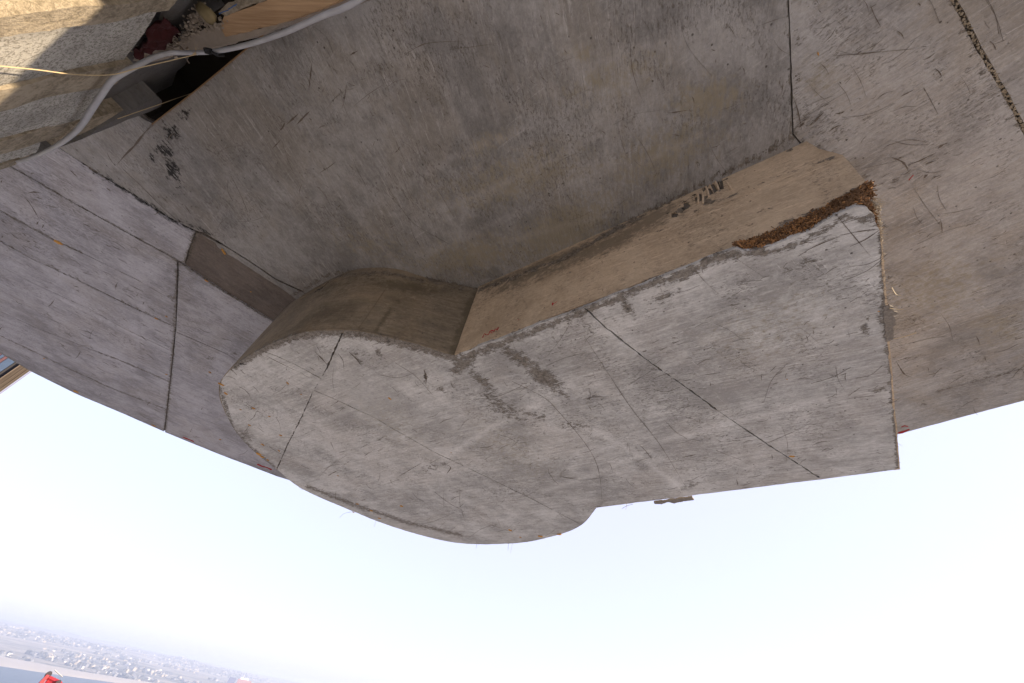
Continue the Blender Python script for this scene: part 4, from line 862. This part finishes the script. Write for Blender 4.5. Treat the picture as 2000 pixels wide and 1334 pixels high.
# red cloth stuffed behind the pier's head
def cloth(P, z_or_back, name, label, seed):
    q = w_uv(P, z_or_back); V2s, Fs, rm = sheet(q, .008, 0, .004)
    off = np.array([.02 * nz(x * 30, y * 30, seed) + .008 * nz(x * 90, y * 90, seed) for x, y in V2s]) - z_or_back
    Vf = w3(V2s, off); Vb = w3(V2s, off - .003); n = len(V2s)
    o = mesh_obj(name, np.vstack([Vf, Vb]), [tuple(f) for f in Fs] + [tuple(i + n for i in f[::-1]) for f in Fs] + [(b, a, n + a, n + b) for a, b in rm], M_CLOTH, None, True, tuple(Vf.mean(0)))
    return tag(o, label, 'cloth')
M_CLOTH = plain('red_cloth', (.040, .007, .008), .9, .5, 50, .5)
cloth([(318, 30), (352, 62), (352, 82), (300, 104), (262, 112), (270, 92)], .03, 'red_cloth', 'crumpled dark red cloth stuffed between the pier and the beam', 2)
cloth([(270, 236), (292, 222), (312, 205), (330, 205), (318, 232), (296, 246)], .06, 'red_cloth', 'scrap of maroon cloth in the corner below the dark opening', 6)
cloth([(400, 130), (470, 105), (470, 80), (420, 95)], .13, 'red_cloth', 'dim red cloth deep inside the dark opening behind the hose', 9)
# timber beam with mortar crusted on its end
kw = NT('sawn_timber'); vw = kw.map(-.12, (1, 22, 22)); wn1 = kw.noise(6, vw, 6, .65); wn2 = kw.noise(2.5, kw.map(-.12, (1, 7, 7)), 4, .6)
M_TIMBER = kw.fin(kw.mix(kw.step(kw.math('MULTIPLY_ADD', wn1, .6, kw.math('MULTIPLY', wn2, .4)), .38, .62), (.29, .185, .105), (.45, .305, .18)), .8, wn1, .35, .003)
ZW = 1.30
beam = empty('timber_beam', tuple(on_z([(540, 20)], ZW)[0]), 'tan sawn timber beam running along the dark opening, one end crusted with mortar', 'beam')
def plank(P, z, th, mat, name, parent, rag=.002, relief=.001, step=.012, seed=90): return lay(name, pz(P, z), step, down(z), -th if th < 0 else th, mat, parent, None, 0, rag, relief=relief, seed=seed)
plank([(432, 44), (438, 30), (470, 20), (520, 2), (560, -22), (640, -50), (720, -50), (680, -6), (620, 20), (560, 42), (500, 58), (440, 72), (434, 58)], ZW, .06, M_TIMBER, 'timber', beam)
timb = [c for c in bpy.data.objects if c.name == 'timber'][0]
plank([(258, 118), (300, 92), (330, 96), (362, 74), (400, 56), (436, 42), (440, 72), (500, 57), (560, 42), (556, 46), (480, 76), (400, 98), (330, 106), (285, 124)], ZW + .004, .07, plain('weathered_board', (.29, .25, .21), .9, .3, 30, .6), 'weathered_end', beam, .003, .004); wend = [c for c in bpy.data.objects if c.name.startswith('weathered_end')][-1]
plank([(560, 42), (620, 21), (690, -8), (740, -12), (690, 10), (620, 32), (540, 56)], ZW + .035, .05, plain('weathered_batten', (.27, .24, .215), .9, .3, 30, .6), 'batten', beam)
plank([(425, 24), (440, 8), (470, -4), (520, -24), (560, -30), (520, 0), (470, 18), (440, 30)], ZW - .006, .05, M_PMORT, 'mortar_crust', beam, .004, .008)
mb = MB()
ln_ = [(262, 112), (285, 100), (310, 94), (335, 88), (350, 82), (365, 66), (372, 46), (388, 34), (392, 22), (404, 30)]
lp = spline(on_z(ln_, ZW - .004), 12)
for k_ in range(750):
    q = lp[random.randrange(len(lp))] + np.array([*RNG.normal(0, .011, 2), random.uniform(-.002, .016)]); mb.lump(q, .0014 + .0046 * random.random() ** 2, (1, random.uniform(.5, 1), random.uniform(.5, 1)), .4)
for k_ in range(45):
    q = on_z([(random.uniform(372, 440), random.uniform(36, 66))], ZW)[0] + RNG.normal(0, .003, 3); d = RNG.normal(0, 1, 3); d /= np.linalg.norm(d); e = np.cross(d, [0, 0, 1.]); e /= np.linalg.norm(e); mb.box(q, (d, e, np.cross(d, e)), (random.uniform(.002, .006), .0022, .0015))
tag(mb.build('mortar_rubble', plain('rubble_mortar', (.31, .265, .215), .95, .35, 70, .6), wend), kind='stuff')
def stone(P, z, h, name, label, cat, mat, rot=0):
    c = on_z([P], z)[0]; mb = MB(); bm = bmesh.new(); bmesh.ops.create_icosphere(bm, subdivisions=3, radius=1)
    for v in bm.verts: v.co *= 1 + .22 * nz(*(v.co * 1.3)) + .1 * nz(*(v.co * 3.5))
    V = [(v.co.x * h[0], v.co.y * h[1], v.co.z * h[2]) for v in bm.verts]; Fc = [tuple(v.index for v in f.verts) for f in bm.faces]; bm.free()
    c_, s_ = math.cos(rot), math.sin(rot); V = [(c[0] + x * c_ - y * s_, c[1] + x * s_ + y * c_, c[2] + zz) for x, y, zz in V]
    return tag(mesh_obj(name, V, Fc, mat, None, True, tuple(c)), label, cat)
stone((404, 26), ZW - .012, (.028, .02, .016), 'stone', 'olive brown pebble stuck in the crusted end of the timber beam', 'stone', plain('olive_stone', (.17, .135, .07), .7, .4, 40, .3), .5)
# blue paint flecks on the beam
mb = MB()
for P in [[(428, 27), (436, 23), (446, 20)], [(446, 18), (452, 15), (458, 10)], [(458, 12), (462, 8)]]:
    Q = on_z(P, ZW - .012); mb.tube(Q if len(Q) > 2 else [Q[0], Q.mean(0), Q[1]], .0012, 5)
mb.build('blue_paint_mark', plain('blue_paint', (.05, .12, .30), .6, .3, 90, .1), timb)
# white hose
hx = [(760, -40), (700, 0), (668, 17), (640, 27), (600, 44), (560, 62), (520, 76), (480, 88), (440, 97), (400, 102), (360, 103), (330, 104), (300, 112), (270, 127), (240, 143), (218, 158), (198, 185), (178, 215), (160, 243), (142, 262), (118, 280), (90, 296), (60, 309), (34, 317)]
d_ = rays(hx); tz = (ZW - .028) / d_[:, 2]; tw_ = (WC * .93) / (d_ @ np.array([.592, .806, 0])); tw_ = np.where(tw_ > 0, tw_, 9)
px_ = np.array([h[0] for h in hx], float)
bl = np.clip((px_ - 230) / 170, 0, 1); bl = bl * bl * (3 - 2 * bl); HP = d_ * (np.minimum(tz, 9) * bl + np.minimum(tw_, 2.5) * (1 - bl))[:, None]
hose = empty('white_hose', tuple(HP[8]), 'white plastic hose sagging across the pier head and the dark opening', 'hose')
mb = MB(); hs_ = spline(HP, 6); dl_ = np.linalg.norm(hs_, axis=1); mb.tube(hs_, np.interp(np.arange(len(hs_)), [0, len(hs_) * .45, len(hs_) * .75, len(hs_) - 1], [.0078, .006, .0078, .0045]), 16); htube = mb.build('hose_tube', M_WHITE, hose, True)
mb = MB(); i0 = int(len(hs_) * (8.6 / 23)); q = hs_[i0]; mb.tube([q + (0, 0, -.014), q + (.012, .006, -.01), q + (.016, .01, .012)], [.004, .005, .003], 6); mb.box(q + np.array([-.012, 0, -.012]), np.eye(3), (.009, .007, .006)); mb.build('black_tape', plain('black_tape', (.012, .012, .014), .6, .2, 40, .1), htube)
# dry reeds
def reed(P, fac, label, fray=False):
    d = rays(P); t = (WC * fac) / (d @ np.array([.592, .806, 0])); Q = d * t[:, None]; mb = MB(); mb.tube(spline(Q, 4), .0013, 6)
    if fray:
        for k_ in range(9): e = RNG.normal(0, .3, 3); dd = (Q[-1] - Q[-2]); dd /= np.linalg.norm(dd); mb.tube([Q[-1] - dd * .01, Q[-1] + (dd + e) * .012, Q[-1] + (dd + e * 1.6) * .026], [.0009, .0008, .0003], 4)
    return tag(mb.build('dry_reed', M_STRAW, None, True, tuple(Q[0])), label, 'reed')
reed([(-20, 126), (0, 129), (70, 136), (140, 145), (185, 147), (224, 145), (266, 134), (330, 119), (380, 107)], .90, 'long pale dry reed bent across the stone pier with a frayed tip', True)
reed([(230, 232), (270, 218), (317, 202), (345, 192), (374, 182), (392, 172)], .97, 'thin dry reed lying along the foot of the dark opening')
mb = MB(); Q = on_z([(327, 86), (340, 92), (352, 90), (362, 104), (366, 118), (370, 124)], ZW - .03); mb.tube(spline(Q, 4), .002, 5); tag(mb.build('twig', M_SCR, None, False, tuple(Q[0])), 'thin curled brown twig looped over the hose near the rubble', 'twig')
